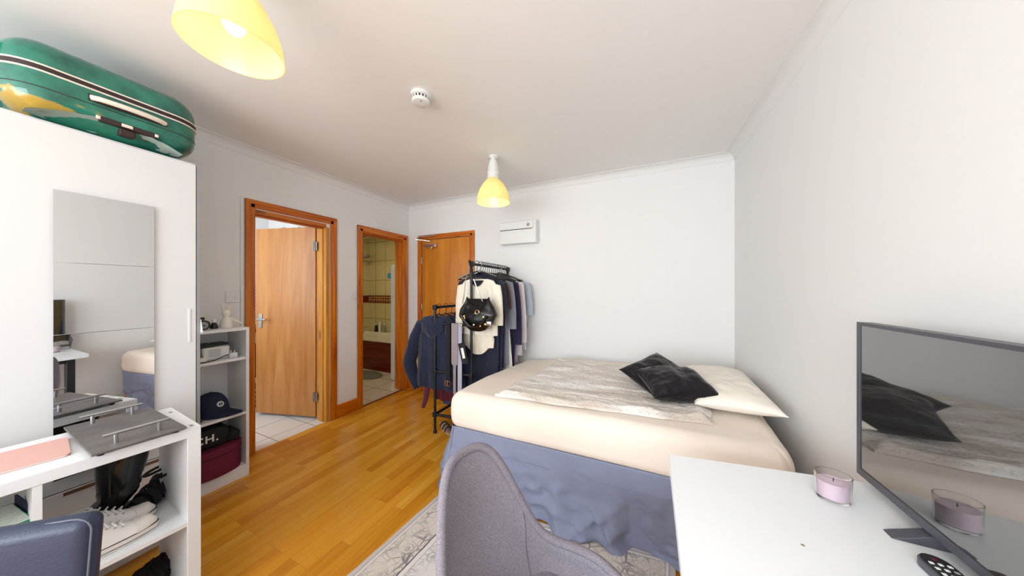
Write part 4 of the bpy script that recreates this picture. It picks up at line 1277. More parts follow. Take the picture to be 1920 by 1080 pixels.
for (x, y, z) in ((XA, YA, ZL), (XA, YE, ZL), (XB_, YT, ZT), (XB_, YE, ZT), (XA, YA, 1.02), (XA, YA, 0.575), (XA, YA, 0.17), (XB_, YT, 1.02), (XB_, YT, 0.575)):
    ob('pipe_fitting', B().rbox((x, y, z), (0.019, 0.019, 0.024), 0.008, (8, 8, 8)), 'black_mat', rk)
for (x, y) in ((XA, YA), (XA, YE), (XB_, YT), (XB_, YE)):
    ob('rack_foot', B().lathe([(0.02, 0), (0.017, 0.012), (0.0135, 0.03)], (x, y, 0), 14), 'black_mat', rk)


def hanger(x, y, zr, mat, label, group, w=0.20, rz=0.0, drop=0.10):
    t_ = thing('clothes_hanger', label, 'hanger', (x, y, zr), rz, group)
    r = 0.022
    hk = [(r * math.cos(a), 0, 0.0 + r * math.sin(a)) for a in [rad(q) for q in range(-20, 221, 20)]]
    hk = [(px_, 0, pz_ - 0.004) for px_, _, pz_ in hk]
    hk = list(reversed(hk)) if False else hk
    pts = [(-r * 0.9, 0, -0.012)] if False else []
    path = [(r * math.cos(rad(q)), 0, -0.004 + r * math.sin(rad(q))) for q in range(190, -61, -20)] + [(0.004, 0, -0.036), (0, 0, -0.06), (0, 0, -drop + 0.02)]
    ob('hook', B().tube(path, 0.0028, 8), 'chrome' if mat != 'black_pl' else 'black_pl', t_, local=True)
    ob('hanger_arms', B().tube([(-w, 0, -drop - 0.05), (-w * 0.6, 0, -drop - 0.018), (0, 0, -drop + 0.022), (w * 0.6, 0, -drop - 0.018), (w, 0, -drop - 0.05)], 0.006, 8), mat, t_, local=True)
    ob('hanger_bar', B().tube([(-w, 0, -drop - 0.05), (w, 0, -drop - 0.055)], 0.004, 8), mat, t_, local=True)
    return t_


def garment(x, y, ztop, zbot, w0, w1, col, th=0.022, seed=1.0, sleeve=None, name='garment', label='', cat='clothes', group=None, flare=1.0, folds=7, famp=0.012, hem=None, mat=None, neck=0.07, rz=0.0, sl_out=0.07, nv=26, nu=44):
    t_ = thing(name, label, cat, (x, y, ztop), rz, group)
    m = mat or cloth(name + '_fabric', col)
    rings = []
    Hh = ztop - zbot
    for j in range(nv + 1):
        v = j / nv
        sh_ = min(1, v / 0.10)
        w = neck + (w0 - neck) * math.sin(sh_ * PI / 2) ** 0.9 if v < 0.10 else w0 + (w1 - w0) * ((v - 0.1) / 0.9) ** flare
        z = -0.055 * (sh_ ** 1.4) - (Hh - 0.055) * max(0, (v - 0.05) / 0.95)
        r_ = []
        for k in range(nu):
            a = 2 * PI * k / nu
            cx = math.cos(a)
            sy = math.copysign(abs(math.sin(a)) ** 0.6, math.sin(a))
            xx = w * cx
            f = famp * v * math.sin(folds * cx * 2.2 + seed * 3 + 1.3 * nz(v * 2, seed)) + 0.010 * nz(xx * 9, z * 6, seed * 5)
            zz_ = z
            if hem and v > 0.8:
                zz_ = z + hem(cx) * (v - 0.8) / 0.2
            r_.append((xx + 0.006 * nz(z * 8, seed), th * sy * (0.55 + 0.45 * math.sin(min(1, v * 3) * PI / 2)) + f, zz_))
        rings.append(r_)
    ob('body', B().loft(rings), m, t_, local=True, ang=80)
    if sleeve:
        for sg in (-1, 1):
            L = sleeve
            sr = []
            for j in range(13):
                q = j / 12
                cx = sg * (w0 * 0.90 + sl_out * math.sin(q * PI / 2) ** 0.8)
                zz_ = -0.055 - L * q + 0.01
                rw = 0.058 - 0.014 * q
                sr.append([(cx + rw * math.cos(2 * PI * k / 16), -0.004 + 0.024 * math.sin(2 * PI * k / 16) + 0.006 * nz(q * 6, k * .5, seed), zz_ + 0.25 * rw * math.cos(2 * PI * k / 16) * -sg * (1 - q)) for k in range(16)])
            ob('sleeve', B().loft(sr), m, t_, local=True, ang=80)
    return t_


XT = -1.345
hl = 'black hanger among those crowded along the upper rack rail'
ZG = ZT - 0.105
# cream cardigan at the front
hanger(XT, 2.175, ZT + PR, 'black_pl', 'black hanger holding the cream cardigan at the front of the rack', 'hangers on the upper rail')
cg = garment(XT + 0.02, 2.175, ZG - 0.03, 0.93, 0.185, 0.185, (236, 228, 210), th=0.026, seed=2.2, sleeve=0.36, name='cardigan', label='cream short-sleeved cardigan at the front of the garment rack', cat='cardigan', group='clothes on the upper rail', folds=9, famp=0.007, neck=0.10, sl_out=0.035)
for sx in (-1, 1):
    for k in range(11):
        q = k / 10
        ob('button', B().lathe([(0.0055, 0), (0.0055, 0.003)], n=10), 'white_pl', cg, local=True).matrix_local = Matrix.Translation((sx * (0.100 + 0.015 * q), -0.036, -0.10 - 0.030 * k)) @ Matrix.Rotation(PI / 2, 4, 'X')
cr = ob('neck_opening', B().grid(lambda u, v: (-0.07 + 0.14 * u, -0.0292 - 0.004 * v, -0.012 - 0.055 * v * (1 - (2 * u - 1) ** 2)), 12, 5), 'black_fab', cg, local=True)
# cream peplum blouse beneath with rounded hem
garment(XT + 0.0, 2.205, 1.12, 0.745, 0.15, 0.165, (234, 224, 204), th=0.022, seed=5.0, name='peplum_top', label='cream pleated top with a rounded hem below the cardigan', cat='top', group='clothes on the upper rail', folds=16, famp=0.006, neck=0.14,
        hem=lambda c_: 0.16 * abs(c_) ** 2.2)
UP = [  # y, width top, bottom, z bottom, colour, name, label, sleeve, flare
    (2.245, 0.20, 0.18, 0.52, (20, 26, 48), 'navy_blouse', 'navy blouse directly behind the cream cardigan', 0.30),
    (2.285, 0.19, 0.20, 0.30, (16, 26, 54), 'long_navy_dress', 'long dark navy dress reaching low behind the bed corner', None),
    (2.325, 0.21, 0.19, 0.72, (58, 34, 36), 'satin_top', 'dark brown satin top behind the navy blouse', 0.25),
    (2.365, 0.20, 0.17, 0.60, (34, 24, 74), 'violet_dress', 'deep violet dress near the middle of the rail', None),
    (2.405, 0.21, 0.20, 0.62, (132, 134, 146), 'grey_jersey', 'soft grey jersey with long sleeves in the middle of the rail', 0.45),
    (2.45, 0.19, 0.24, 0.56, (238, 234, 224), 'white_dress', 'white dress with a flared hem hanging over the bed edge', None),
    (2.49, 0.20, 0.20, 0.36, (14, 16, 34), 'black_trousers', 'long black garment behind the white flared dress', None),
    (2.53, 0.215, 0.205, 0.50, (34, 22, 62), 'purple_coat', 'dark purple long-sleeved coat right of the white dress', 0.62),
    (2.57, 0.20, 0.19, 0.64, (84, 44, 48), 'wine_dress', 'wine-coloured dress squeezed behind the purple coat', None),
    (2.61, 0.21, 0.21, 0.60, (190, 180, 196), 'lilac_shirt', 'pale lilac shirt in the rear half of the rail', None),
    (2.655, 0.215, 0.24, 0.66, (228, 218, 220), 'pale_pink_shirt', 'pale pink shirt with wide body near the wall', 0.62),
    (2.70, 0.21, 0.20, 0.74, (214, 184, 140), 'tan_shirt', 'tan garment showing at its hem near the wall', None),
    (2.745, 0.22, 0.25, 0.70, (226, 222, 226), 'white_shirt', 'off-white loose shirt next to the last garment', None),
    (2.79, 0.235, 0.25, 0.92, (176, 186, 200), 'blue_grey_shirt', 'blue-grey shirt last on the rail against the back wall', 0.35),
]
for i, (y, w0, w1, zb, c_, nm, lb, slv) in enumerate(UP):
    hanger(XT, y, ZT + PR, 'black_pl', hl, 'hangers on the upper rail', rz=rad(random.uniform(-5, 5)))
    garment(XT + 0.01 * math.sin(i * 2.1), y, ZG + 0.012 - 0.010 * (i % 3), zb, w0, w1, c_, th=0.015, seed=i * 1.7, sleeve=slv, name=nm, label=lb, group='clothes on the upper rail', flare=1.6, folds=5 + i % 4, famp=0.008, sl_out=0.05)
hanger(XT + 0.0, 2.228, ZT + PR, 'steel', 'pale metal hanger turned outward on the upper rail', 'hangers on the upper rail', w=0.19, rz=rad(38), drop=0.085)
hanger(XT + 0.0, 2.63, ZT + PR, 'brown_dk', 'dark wooden hanger turned outward near the wall end of the rail', 'hangers on the upper rail', w=0.20, rz=rad(30), drop=0.085)

# lower rail: hoodie and dark clothes
XLo = XA
LOW = [
    (2.24, 0.22, 0.23, 0.36, (15, 30, 62), 'navy_jacket', 'navy jacket behind the hoodie on the lower rail', 0.50),
    (2.33, 0.20, 0.20, 0.20, (92, 22, 40), 'burgundy_coat', 'long burgundy coat whose hem shows below the navy hoodie', None),
    (2.43, 0.19, 0.18, 0.12, (64, 84, 130), 'blue_jeans', 'blue denim garment hanging lowest on the rack', None),
    (2.54, 0.21, 0.21, 0.34, (18, 24, 44), 'dark_shirt', 'dark navy shirt deep on the lower rail', 0.5),
    (2.66, 0.21, 0.21, 0.40, (26, 26, 32), 'black_shirt', 'black shirt at the wall end of the lower rail', None),
]
hanger(XLo, 2.14, ZL + PR, 'black_pl', 'black hanger holding the navy hoodie', 'hangers on the lower rail', w=0.18)
hd_ = garment(XLo - 0.035, 2.14, ZL - 0.085, 0.40, 0.20, 0.235, (10, 24, 54), th=0.05, seed=7.7, sleeve=None, name='hoodie', label='navy hooded jacket hanging at the front of the lower rail', cat='jacket', group='clothes on the lower rail', folds=4, famp=0.014)
mnv = hd_.children[0].data.materials[0]
b = B()
for j in range(12):
    pass
rings = []
pth = [(-0.17, -0.005, -0.07), (-0.235, -0.01, -0.20), (-0.29, -0.01, -0.36), (-0.325, -0.012, -0.47), (-0.30, -0.012, -0.56), (-0.245, -0.012, -0.66), (-0.22, -0.012, -0.72)]
ob('sleeve', B().tube(pth, [0.065, 0.075, 0.08, 0.078, 0.07, 0.058, 0.046], 16, flat=0.7), mnv, hd_, local=True, ang=80)
ob('sleeve', B().tube([(0.17, -0.005, -0.08), (0.20, -0.01, -0.25), (0.205, -0.01, -0.45), (0.20, -0.012, -0.62)], [0.06, 0.065, 0.06, 0.045], 16, flat=0.7), mnv, hd_, local=True, ang=80)
hood = B().grid(lambda u, v: (-0.13 + 0.26 * u, -0.058 - 0.03 * math.sin(PI * u) * math.sin(PI * v), 0.0 - 0.04 * abs(2 * u - 1) - 0.20 * v * (1 - 0.55 * abs(2 * u - 1) ** 1.5)), 16, 12,
                thick=lambda u, v: (-0.13 + 0.26 * u, -0.035, 0.0 - 0.04 * abs(2 * u - 1) - 0.20 * v * (1 - 0.55 * abs(2 * u - 1) ** 1.5)))
ob('hood', hood, mnv, hd_, local=True, ang=80)
for i, (y, w0, w1, zb, c_, nm, lb, slv) in enumerate(LOW):
    hanger(XLo, y, ZL + PR, 'black_pl', 'black hanger among those on the lower rack rail', 'hangers on the lower rail', w=0.17)
    garment(XLo, y, ZL - 0.105, zb, w0, w1, c_, th=0.024, seed=20 + i * 1.9, sleeve=slv, name=nm, label=lb, group='clothes on the lower rail', folds=5, famp=0.01)
sl = tag(ob('burgundy_scarf', B().tube([(-1.86, 2.13, 0.44), (-1.875, 2.12, 0.36), (-1.885, 2.11, 0.27), (-1.905, 2.1, 0.20)], [0.035, 0.032, 0.028, 0.02], 12, flat=0.6), cloth('burgundy_knit', (88, 22, 44))), 'narrow burgundy scarf end hanging low at the left under the hoodie', 'clothes', 'clothes on the lower rail')

# belts and ties over the cross bar
def strip(name, x, y, z0, z1, w, mat, label, cat='belt', group=None, taper=None):
    t_ = thing(name, label, cat, (x, y, z0), group=group)
    poly = [(-w, 0), (w, 0), (w, -(z0 - z1)), (-w, -(z0 - z1))] if not taper else [(-w, 0), (w, 0), (w, -taper), (w * 0.4, -taper - 0.02), (w * 0.4, -(z0 - z1)), (-w * 0.4, -(z0 - z1)), (-w * 0.4, -taper - 0.02), (-w, -taper)]
    ob('strip', B().prism(poly, -0.003, 0.003, M=Matrix(((1, 0, 0, 0), (0, 0, 1, 0), (0, 1, 0, 0), (0, 0, 0, 1)))), mat, t_, local=True, bevel=0.001)
    return t_
bl = strip('leather_belt', -1.575, YA - 0.022, 1.04, 0.50, 0.022, 'black_fab', 'black leather belt with a brass buckle hanging from the rack bar', 'belt')
ob('buckle', B().tube([(-0.026, -0.006, -0.53), (0.026, -0.006, -0.53), (0.026, -0.006, -0.57), (-0.026, -0.006, -0.57), (-0.026, -0.006, -0.53)], 0.004, 8).tube([(0, -0.008, -0.52), (0, -0.01, -0.57)], 0.003, 8), 'gold', bl, local=True)
strip('knitted_tie', -1.505, YA - 0.02, 1.035, 0.40, 0.034, plain('taupe_jersey', (150, 138, 142), 0.9), 'taupe strip of cloth hanging right of the black belt', 'tie', taper=0.36)
strip('cloth_sash', -1.455, YA - 0.012, 1.035, 0.42, 0.022, plain('pale_sash', (176, 176, 192), 0.9), 'pale sash hanging right of the taupe strip', 'sash')

# handbag hanging at the front of the rail
hb_ = thing('handbag', 'shiny black studded handbag hanging in front of the cream cardigan', 'handbag', (-1.255, 2.045, 0.985))
hb_.scale = (1.08, 1.0, 1.05)
rings = []
for j in range(15):
    v = j / 14
    z = 0.0 + 0.235 * v
    w = 0.18 * (1 - 0.45 * (1 - v) ** 3) * (1 - 0.42 * smooth(0.45, 1.0, v))
    d = 0.062 * math.sin(PI * (0.12 + 0.80 * v)) ** 0.7
    r_ = []
    for k in range(40):
        a = 2 * PI * k / 40
        cx = math.cos(a)
        sy = math.copysign(abs(math.sin(a)) ** 0.7, math.sin(a))
        dz = 0.075 * (abs(cx) ** 2 - 0.45) * smooth(0.5, 1, v) + 0.035 * abs(cx) ** 3 * (1 - v)
        r_.append((w * cx + 0.006 * nz(z * 20, a), d * sy + 0.012 * nz(cx * 5, z * 22, 3), z + dz))
    rings.append(r_)
ob('bag_body', B().loft(rings), 'boot', hb_, local=True, ang=80)
for (sx, sz) in ((-0.115, 0.045), (-0.055, 0.05), (0.0, 0.055), (0.055, 0.05), (0.10, 0.065), (-0.09, 0.12), (0.085, 0.12)):
    ob('stud', B().rbox((sx, -0.062, sz), (0.009, 0.006, 0.009), 0.005, (6, 6, 6)), 'gold', hb_, local=True)
for (sx, sz) in ((0.03, 0.155), (-0.10, 0.10)):
    ob('ring', B().tube([(sx + 0.018 * math.cos(2 * PI * k / 14), -0.062, sz + 0.018 * math.sin(2 * PI * k / 14)) for k in range(15)], 0.003, 8), 'gold', hb_, local=True)
ob('buckle', B().rbox((0.125, -0.05, 0.07), (0.02, 0.006, 0.018), 0.005, (8, 8, 8)), 'chrome', hb_, local=True)
ob('bag_handle', B().tube([(-0.115 + 0.23 * k / 16, -0.070, 0.13 - 0.095 * math.sin(PI * k / 16)) for k in range(17)], 0.009, 10), 'boot', hb_, local=True)
ob('strap', B().tube([(-0.085, 0.018, 0.56), (-0.07, -0.01, 0.572), (-0.05, -0.03, 0.54), (-0.02, -0.03, 0.42)], 0.011, 8, flat=0.35), 'black_fab', hb_, local=True)
ob('chain', B().tube([(-0.085, 0.02, 0.55), (-0.10, -0.02, 0.42), (-0.115, -0.02, 0.30), (-0.13, -0.02, 0.22)], 0.004, 6), 'chrome', hb_, local=True)
ob('chain', B().tube([(-0.02, -0.03, 0.42), (0.02, -0.03, 0.32), (0.055, -0.02, 0.24)], 0.004, 6), 'chrome', hb_, local=True)
tg = ob('swing_tag', B().tube([(-0.115, -0.03, 0.02), (-0.11, -0.04, -0.10)], 0.004, 8).box((-0.14, -0.045, -0.27), (-0.08, -0.04, -0.10), rot=Matrix.Rotation(rad(-14), 3, 'Y').to_3x3()), 'black_fab', hb_, local=True)
ob('tag_window', B().box((-0.122, -0.0475, -0.225), (-0.098, -0.0455, -0.14), rot=Matrix.Rotation(rad(-14), 3, 'Y').to_3x3()), 'paper', tg, local=True)

# sandals under the rack
for i, (x, y, rz_, lb) in enumerate(((-1.66, 2.14, 58, 'tan strappy sandal on the floor under the garment rack'), (-1.56, 2.16, 40, 'tan sandal further under the rack, beside the bed skirt'))):
    s = thing('sandal', lb, 'sandal', (x, y, 0), rad(rz_), 'tan sandals under the rack')
    ob('sandal_sole', B().loft([[(0.036 * math.cos(a) * (1 - 0.3 * abs(k - 6) / 6), -0.11 + 0.22 * k / 10, 0.016 + 0.028 * smooth(4, 9, k) + 0.01 * math.sin(a)) for a in [2 * PI * j / 12 for j in range(12)]] for k in range(11)]), 'sandal', s, local=True)
    for q in (-0.06, 0.0, 0.06):
        ob('strap', B().tube([(0.036 * math.cos(PI * k / 10), q, 0.03 + 0.04 * math.sin(PI * k / 10)) for k in range(11)], 0.005, 8, flat=1.6), 'black_fab', s, local=True)
    ob('sandal_heel', B().lathe([(0.012, 0.0), (0.018, 0.035)], (0, 0.09, 0), 10), 'black_pl', s, local=True)

# ---------------------------------------------------------------- bed
bed = thing('bed', 'double bed with peach-cream fitted sheet and slate-blue skirt', 'bed', (-0.25, 2.2, 0))
CN = ((-1.135, 1.50), (0.575, 1.515), (0.700, 2.865), (-1.10, 2.74))   # near-left, near-right, far-right, far-left
def bil(u, v):
    x = CN[0][0] * (1 - u) * (1 - v) + CN[1][0] * u * (1 - v) + CN[2][0] * u * v + CN[3][0] * (1 - u) * v
    y = CN[0][1] * (1 - u) * (1 - v) + CN[1][1] * u * (1 - v) + CN[2][1] * u * v + CN[3][1] * (1 - u) * v
    return x, y
MB, MTZ = 0.425, 0.665
def sag(u, v):
    return -0.055 * smooth(0.35, 0.0, u) * smooth(0.2, 1.0, v) - 0.012 * math.sin(PI * u) * math.sin(PI * v)
def mdef(p):
    u, v = p.x + 0.5, p.y + 0.5
    x, y = bil(u, v)
    q = (p.z - MB) / (MTZ - MB)
    bulge = 0.012 * math.sin(PI * max(0, min(1, q)))
    x += (u - 0.5) * 2 * bulge
    y += (v - 0.5) * 2 * bulge
    wr = 0.004 * nz(x * 3, y * 12, p.z * 4) + 0.006 * nz(x * 2.2 + y * 5, y * 3, 5)
    if u > 0.7:
        wr += 0.010 * (u - 0.7) / 0.3 * abs(nz(x * 16 + y * 10, y * 4 - p.z * 8, 9)) * 2
    return (x, y - wr * 0.8 * (1 - v), p.z + sag(u, v) * max(0, q) + wr * 0.8 * q)
# build in unit plan so that the rounding is real: scale radii per axis
b = B()
LX, LYb = 1.75, 1.33
def md2(p):
    return mdef(Vector((p.x / LX, p.y / LYb, p.z)))
b.rbox((0, 0, (MB + MTZ) / 2), (LX / 2, LYb / 2, (MTZ - MB) / 2), 0.060, (90, 60, 18), md2)
ob('mattress', b, 'sheet', bed, ang=80)
# divan base under the skirt
ob('bed_base', B().prism([bil(0.03, 0.08), bil(0.97, 0.08), bil(0.97, 0.98), bil(0.03, 0.98)], 0.05, MB + 0.03), 'skirt', bed)
# skirt: path from far-left corner around the near-left corner to the near-right corner
path = []
for k in range(40):
    x, y = bil(0.0, 0.97 - 0.95 * k / 39)
    path.append((Vector((x, y)), Vector((-1, 0)), -(39 - k) / 39 * 1.2))
for k in range(1, 9):
    a = PI + k / 9 * PI / 2
    cx, cy = bil(0.02, 0.02)
    path.append((Vector((cx + 0.03 * math.cos(a), cy + 0.03 * math.sin(a))), Vector((math.cos(a), math.sin(a))), 0.0 + k * 0.008))
NS = 260
for k in range(NS + 1):
    x, y = bil(0.015 + 0.985 * k / NS, 0.0)
    path.append((Vector((x, y)), Vector((0, -1)), 0.07 + 1.66 * k / NS))
def skirt_pt(i, v):
    p, n_, s_ = path[i]
    near = s_ > 0.06
    amp = 0.020 if near else 0.022
    f = amp * v ** 1.2 * (0.8 * math.sin(s_ * 17 + 1.8 * math.sin(s_ * 4.3)) + 0.5 * math.sin(s_ * 41 + 2))
    # gathered bunches and pleats
    for c0, wd_, am in ((0.72, 0.10, 0.055), (0.98, 0.06, 0.05), (1.14, 0.05, -0.03), (0.45, 0.05, 0.02), (1.45, 0.12, 0.03)):
        f += am * math.exp(-((s_ - c0 - 0.12 * (v - 0.5)) / wd_) ** 2) * v ** 1.5
    f += 0.026 * (0.35 - abs(nz(s_ * 4 + v * 1.5, v * 3, 11)) * 2) * v ** 1.5 + 0.022 * (0.3 - abs(nz(s_ * 9 - v * 3, v * 5, 13)) * 2) * v
    f += 0.032 * nz(s_ * 4, v * 3, 2) * v + 0.018 * nz(s_ * 9 + v * 4, v * 9, 6) * v * v + 0.006 * nz(s_ * 20 - v * 9, v * 16, 4) * v + 0.03 * math.exp(-((s_ - 1.02 - 0.35 * (v - 0.8)) / 0.025) ** 2) * smooth(0.35, 0.9, v) + 0.022 * math.exp(-((s_ - 0.86 + 0.5 * (v - 0.9)) / 0.03) ** 2) * smooth(0.3, 0.9, v)
    base = -0.004 + 0.035 * v ** 0.8
    if s_ > -0.25 and s_ < 0.2:
        base += 0.075 * v ** 1.3 * math.exp(-((s_ - 0.02) / 0.13) ** 2)
    base -= 0.060 * v * smooth(0.25, 0.5, s_)
    q = p + n_ * (base + max(f, -0.03 * v))
    top = MB + 0.022 + (sag(0.0, min(1, max(0, -s_ / 1.2))) if s_ < 0 else 0)
    zlow = 0.008 + (0.018 + 0.02 * nz(s_ * 5, 3.3) if near else 0.05)
    if near:
        zlow += 0.004 * math.sin(s_ * 9) - 0.016
    return (q.x, q.y, top + (max(0.005, zlow) - top) * v)
npth = len(path)
b = B()
b.grid(lambda u, v: skirt_pt(min(npth - 1, int(round(u * (npth - 1)))), v), npth - 1, 34)
sko = ob('bed_skirt', b, 'skirt', bed, ang=80)
md = sko.modifiers.new('thick', 'SOLIDIFY')
md.thickness = 0.003
md.offset = -1
# seams of the skirt panels
for s0, s1 in ((0.36, 0.72), (0.95, 1.40)):
    pts = []
    for i, (p, n_, s_) in enumerate(path):
        if s0 <= s_ <= s1:
            q = skirt_pt(i, 0.26)
            pts.append((q[0], q[1] - 0.0025, q[2]))
    ob('seam', B().tube(pts, 0.0018, 6), 'skirt', sko)


def bedz(x, y):
    # invert bilinear roughly
    u = (x + 1.12) / 1.76
    v = (y - 1.51) / (1.24 + 0.11 * max(0, min(1, u)))
    return MTZ + sag(max(0, min(1, u)), max(0, min(1, v)))


# faux-fur throw
TC = ((-0.83, 1.555), (0.33, 1.665), (0.47, 2.62), (-0.70, 2.52))
def throw(u, v, dz=0.0):
    x = TC[0][0] * (1 - u) * (1 - v) + TC[1][0] * u * (1 - v) + TC[2][0] * u * v + TC[3][0] * (1 - u) * v
    y = TC[0][1] * (1 - u) * (1 - v) + TC[1][1] * u * (1 - v) + TC[2][1] * u * v + TC[3][1] * (1 - u) * v
    ed = min(u, 1 - u, v, 1 - v)
    e = smooth(0, 0.04, ed)
    x += 0.02 * nz(v * 5, 1.1) * (1 - smooth(0, 0.15, u)) + 0.025 * nz(v * 6, 8.1) * smooth(0.85, 1, u)
    y += 0.025 * nz(u * 5, 3.3) * (1 - smooth(0, 0.2, v)) + 0.04 * nz(u * 7, 5.3) * smooth(0.8, 1, v)
    # fold ridges running along x plus tufts
    h_ = 0.016 + 0.012 * nz(u * 3, v * 9, 1) + 0.007 * nz(x * 16, y * 26, 2) + 0.004 * nz(x * 45, y * 60, 4)
    h_ += 0.022 * math.exp(-((v - 0.96) / 0.05) ** 2) * (0.5 + nz(u * 8, 2)) + 0.02 * math.exp(-((u - 0.02) / 0.03) ** 2) * smooth(0.6, 1, v)
    h_ += 0.015 * math.exp(-((v - 0.03) / 0.03) ** 2) * (0.6 + nz(u * 9, 7))
    return Vector((x, y, bedz(x, y) + 0.006 + max(0.006, h_ + 0.008) * (0.35 + 0.65 * e) + dz))
b = B()
b.grid(lambda u, v: throw(u, v), 150, 110, thick=lambda u, v: (throw(u, v).x, throw(u, v).y, bedz(throw(u, v).x, throw(u, v).y) + 0.003))
tag(ob('fur_throw', b, 'fur', ang=80), 'cream and beige faux-fur throw spread across the bed', 'throw')


def cushion(name, w, h, t, mat, label, cat, group, M4, seed, pinch=0.10, wr=0.012, k=2.4, nu=44, nv=44):
    t_ = thing(name, label, cat, group=group)
    def P(u, v, sg):
        a, c_ = 2 * u - 1, 2 * v - 1
        x = a * w / 2 * (1 - pinch * (1 - c_ * c_) * a * a)
        y = c_ * h / 2 * (1 - pinch * (1 - a * a) * c_ * c_)
        z = sg * t / 2 * ((1 - abs(a) ** k) * (1 - abs(c_) ** k)) ** 0.48
        e = (1 - abs(a) ** 6) * (1 - abs(c_) ** 6)
        z += wr * e * (nz(x * 14, y * 14, seed + sg) + 0.5 * nz(x * 34, y * 34, seed)) * (1 if sg > 0 else 0.3)
        return (x, y, z + sg * 0.002)
    t_.matrix_basis = M4
    ob('cushion_cover' if 'cushion' in name else 'pillowcase', B().grid(lambda u, v: P(u, v, 1), nu, nv, thick=lambda u, v: P(u, v, -1)), mat, t_, local=True, ang=80)
    pts = []
    for i in range(81):
        q = i / 80 * 4
        e = int(q) % 4
        f = q - int(q)
        uv = ((f, 0), (1, f), (1 - f, 1), (0, 1 - f))[e]
        pts.append(P(uv[0], uv[1], 0))
    ob('piping', B().tube(pts, 0.003, 6), mat, t_, local=True)
    return t_


E3 = lambda x, y, z: (Matrix.Rotation(rad(z), 4, 'Z') @ Matrix.Rotation(rad(y), 4, 'Y') @ Matrix.Rotation(rad(x), 4, 'X'))
cushion('pillow', 0.37, 0.82, 0.14, 'pillow', 'large ivory pillow at the head of the bed', 'pillow', None,
        Matrix.Translation((0.475, 2.17, 0.728)) @ E3(0, -1, -3), 3.0, pinch=0.08, wr=0.010)
cushion('cushion', 0.36, 0.30, 0.15, 'velvet', 'front black crushed velvet cushion, leaning against the ivory pillow', 'cushion', 'black velvet cushions',
        Matrix.Translation((0.190, 1.915, 0.780)) @ E3(13, -1, 20), 8.0, pinch=0.10)
cushion('cushion', 0.37, 0.28, 0.13, 'velvet', 'black velvet cushion propped up behind the front black cushion', 'cushion', 'black velvet cushions',
        Matrix.Translation((0.095, 2.12, 0.775)) @ E3(22, -13, 48), 12.0, pinch=0.12)

# ---------------------------------------------------------------- rug
RC0 = Vector((-1.185, 1.445))
ex, ey = Vector((1.345, 0.150)), Vector((-0.13, -1.50))
def rugp(u, v, z=0.010):
    p = RC0 + ex * u + ey * v
    e = 0.006 * nz(p.x * 9, p.y * 9, 1) * (1 if min(u, 1 - u, v, 1 - v) < 0.02 else 0)
    return (p.x + e, p.y + 1.5 * e, z + 0.0012 * nz(p.x * 5, p.y * 5, 2))
b = B()
b.grid(lambda u, v: rugp(u, v), 40, 44, thick=lambda u, v: rugp(u, v, 0.002), uv=lambda u, v: (1.40 * u, 1.6 * v))
tag(ob('area_rug', b, 'rug'), 'faded grey and beige Persian-style rug in front of the bed', 'rug')

# ---------------------------------------------------------------- desk
dk = thing('desk', 'white desk with worn edges and black legs against the right wall', 'desk', (0.4, 0.65, 0))
DT = [(0.093, 1.140), (0.058, 0.02), (0.706, 0.02), (0.706, 1.235)]
ob('desk_top', B().prism(list(reversed(DT)), 0.716, 0.750), 'desk', dk, bevel=0.002)
for x, y in ((0.15, 1.06), (0.15, 0.10), (0.66, 1.12), (0.66, 0.10)):
    ob('leg', B().box((x - 0.022, y - 0.022, 0.0), (x + 0.022, y + 0.022, 0.7155)), 'black_mat', dk, bevel=0.002)
ob('leg_frame', B().box((0.172, 1.045, 0.68), (0.64, 1.075, 0.714)).box((0.14, 0.122, 0.68), (0.165, 1.04, 0.714)), 'black_mat', dk)

# television
tv = thing('television', 'dark glossy flat-screen television on the white desk', 'television', (0.62, 0.82, 0.75))
TX, TY0, TY1, TZ0, TZ1 = 0.600, 0.43, 1.212, 0.780, 1.238
ob('tv_body', B().box((TX + 0.006, TY0, TZ0), (TX + 0.034, TY1, TZ1)).box((TX + 0.03, TY0 + 0.1, TZ0 + 0.02), (TX + 0.065, TY1 - 0.1, TZ0 + 0.25)), 'black_pl', tv, bevel=0.003)
b = B()
b.box((TX, TY0, TZ1 - 0.010), (TX + 0.008, TY1, TZ1)).box((TX, TY0, TZ0), (TX + 0.008, TY1, TZ0 + 0.020))
b.box((TX, TY0, TZ0 + 0.02), (TX + 0.008, TY0 + 0.01, TZ1 - 0.01)).box((TX, TY1 - 0.010, TZ0 + 0.02), (TX + 0.008, TY1, TZ1 - 0.01))
ob('bezel', b, 'bezel', tv)
ob('screen', B().box((TX + 0.003, TY0 + 0.01, TZ0 + 0.02), (TX + 0.0055, TY1 - 0.010, TZ1 - 0.010)), 'screen', tv)
for y in (0.985, 0.60):
    b = B()
    b.prism([(TX - 0.062, 0.0), (TX - 0.048, 0.006), (TX + 0.02, 0.033), (TX + 0.03, 0.033), (TX + 0.06, 0.004), (TX + 0.09, 0.0)], -0.0, 0.03,
            M=Matrix(((1, 0, 0, 0), (0, 0, 1, y - 0.015), (0, 1, 0, 0.7503), (0, 0, 0, 1))))
    ob('tv_foot', b, 'bezel', tv, bevel=0.003)
ob('power_cable', B().tube([(0.655, 1.15, 0.90), (0.66, 1.215, 0.90), (0.645, 1.235, 0.84), (0.66, 1.225, 0.755), (0.69, 1.24, 0.70), (0.70, 1.25, 0.4)], 0.004, 8), 'grey_pl', tv)

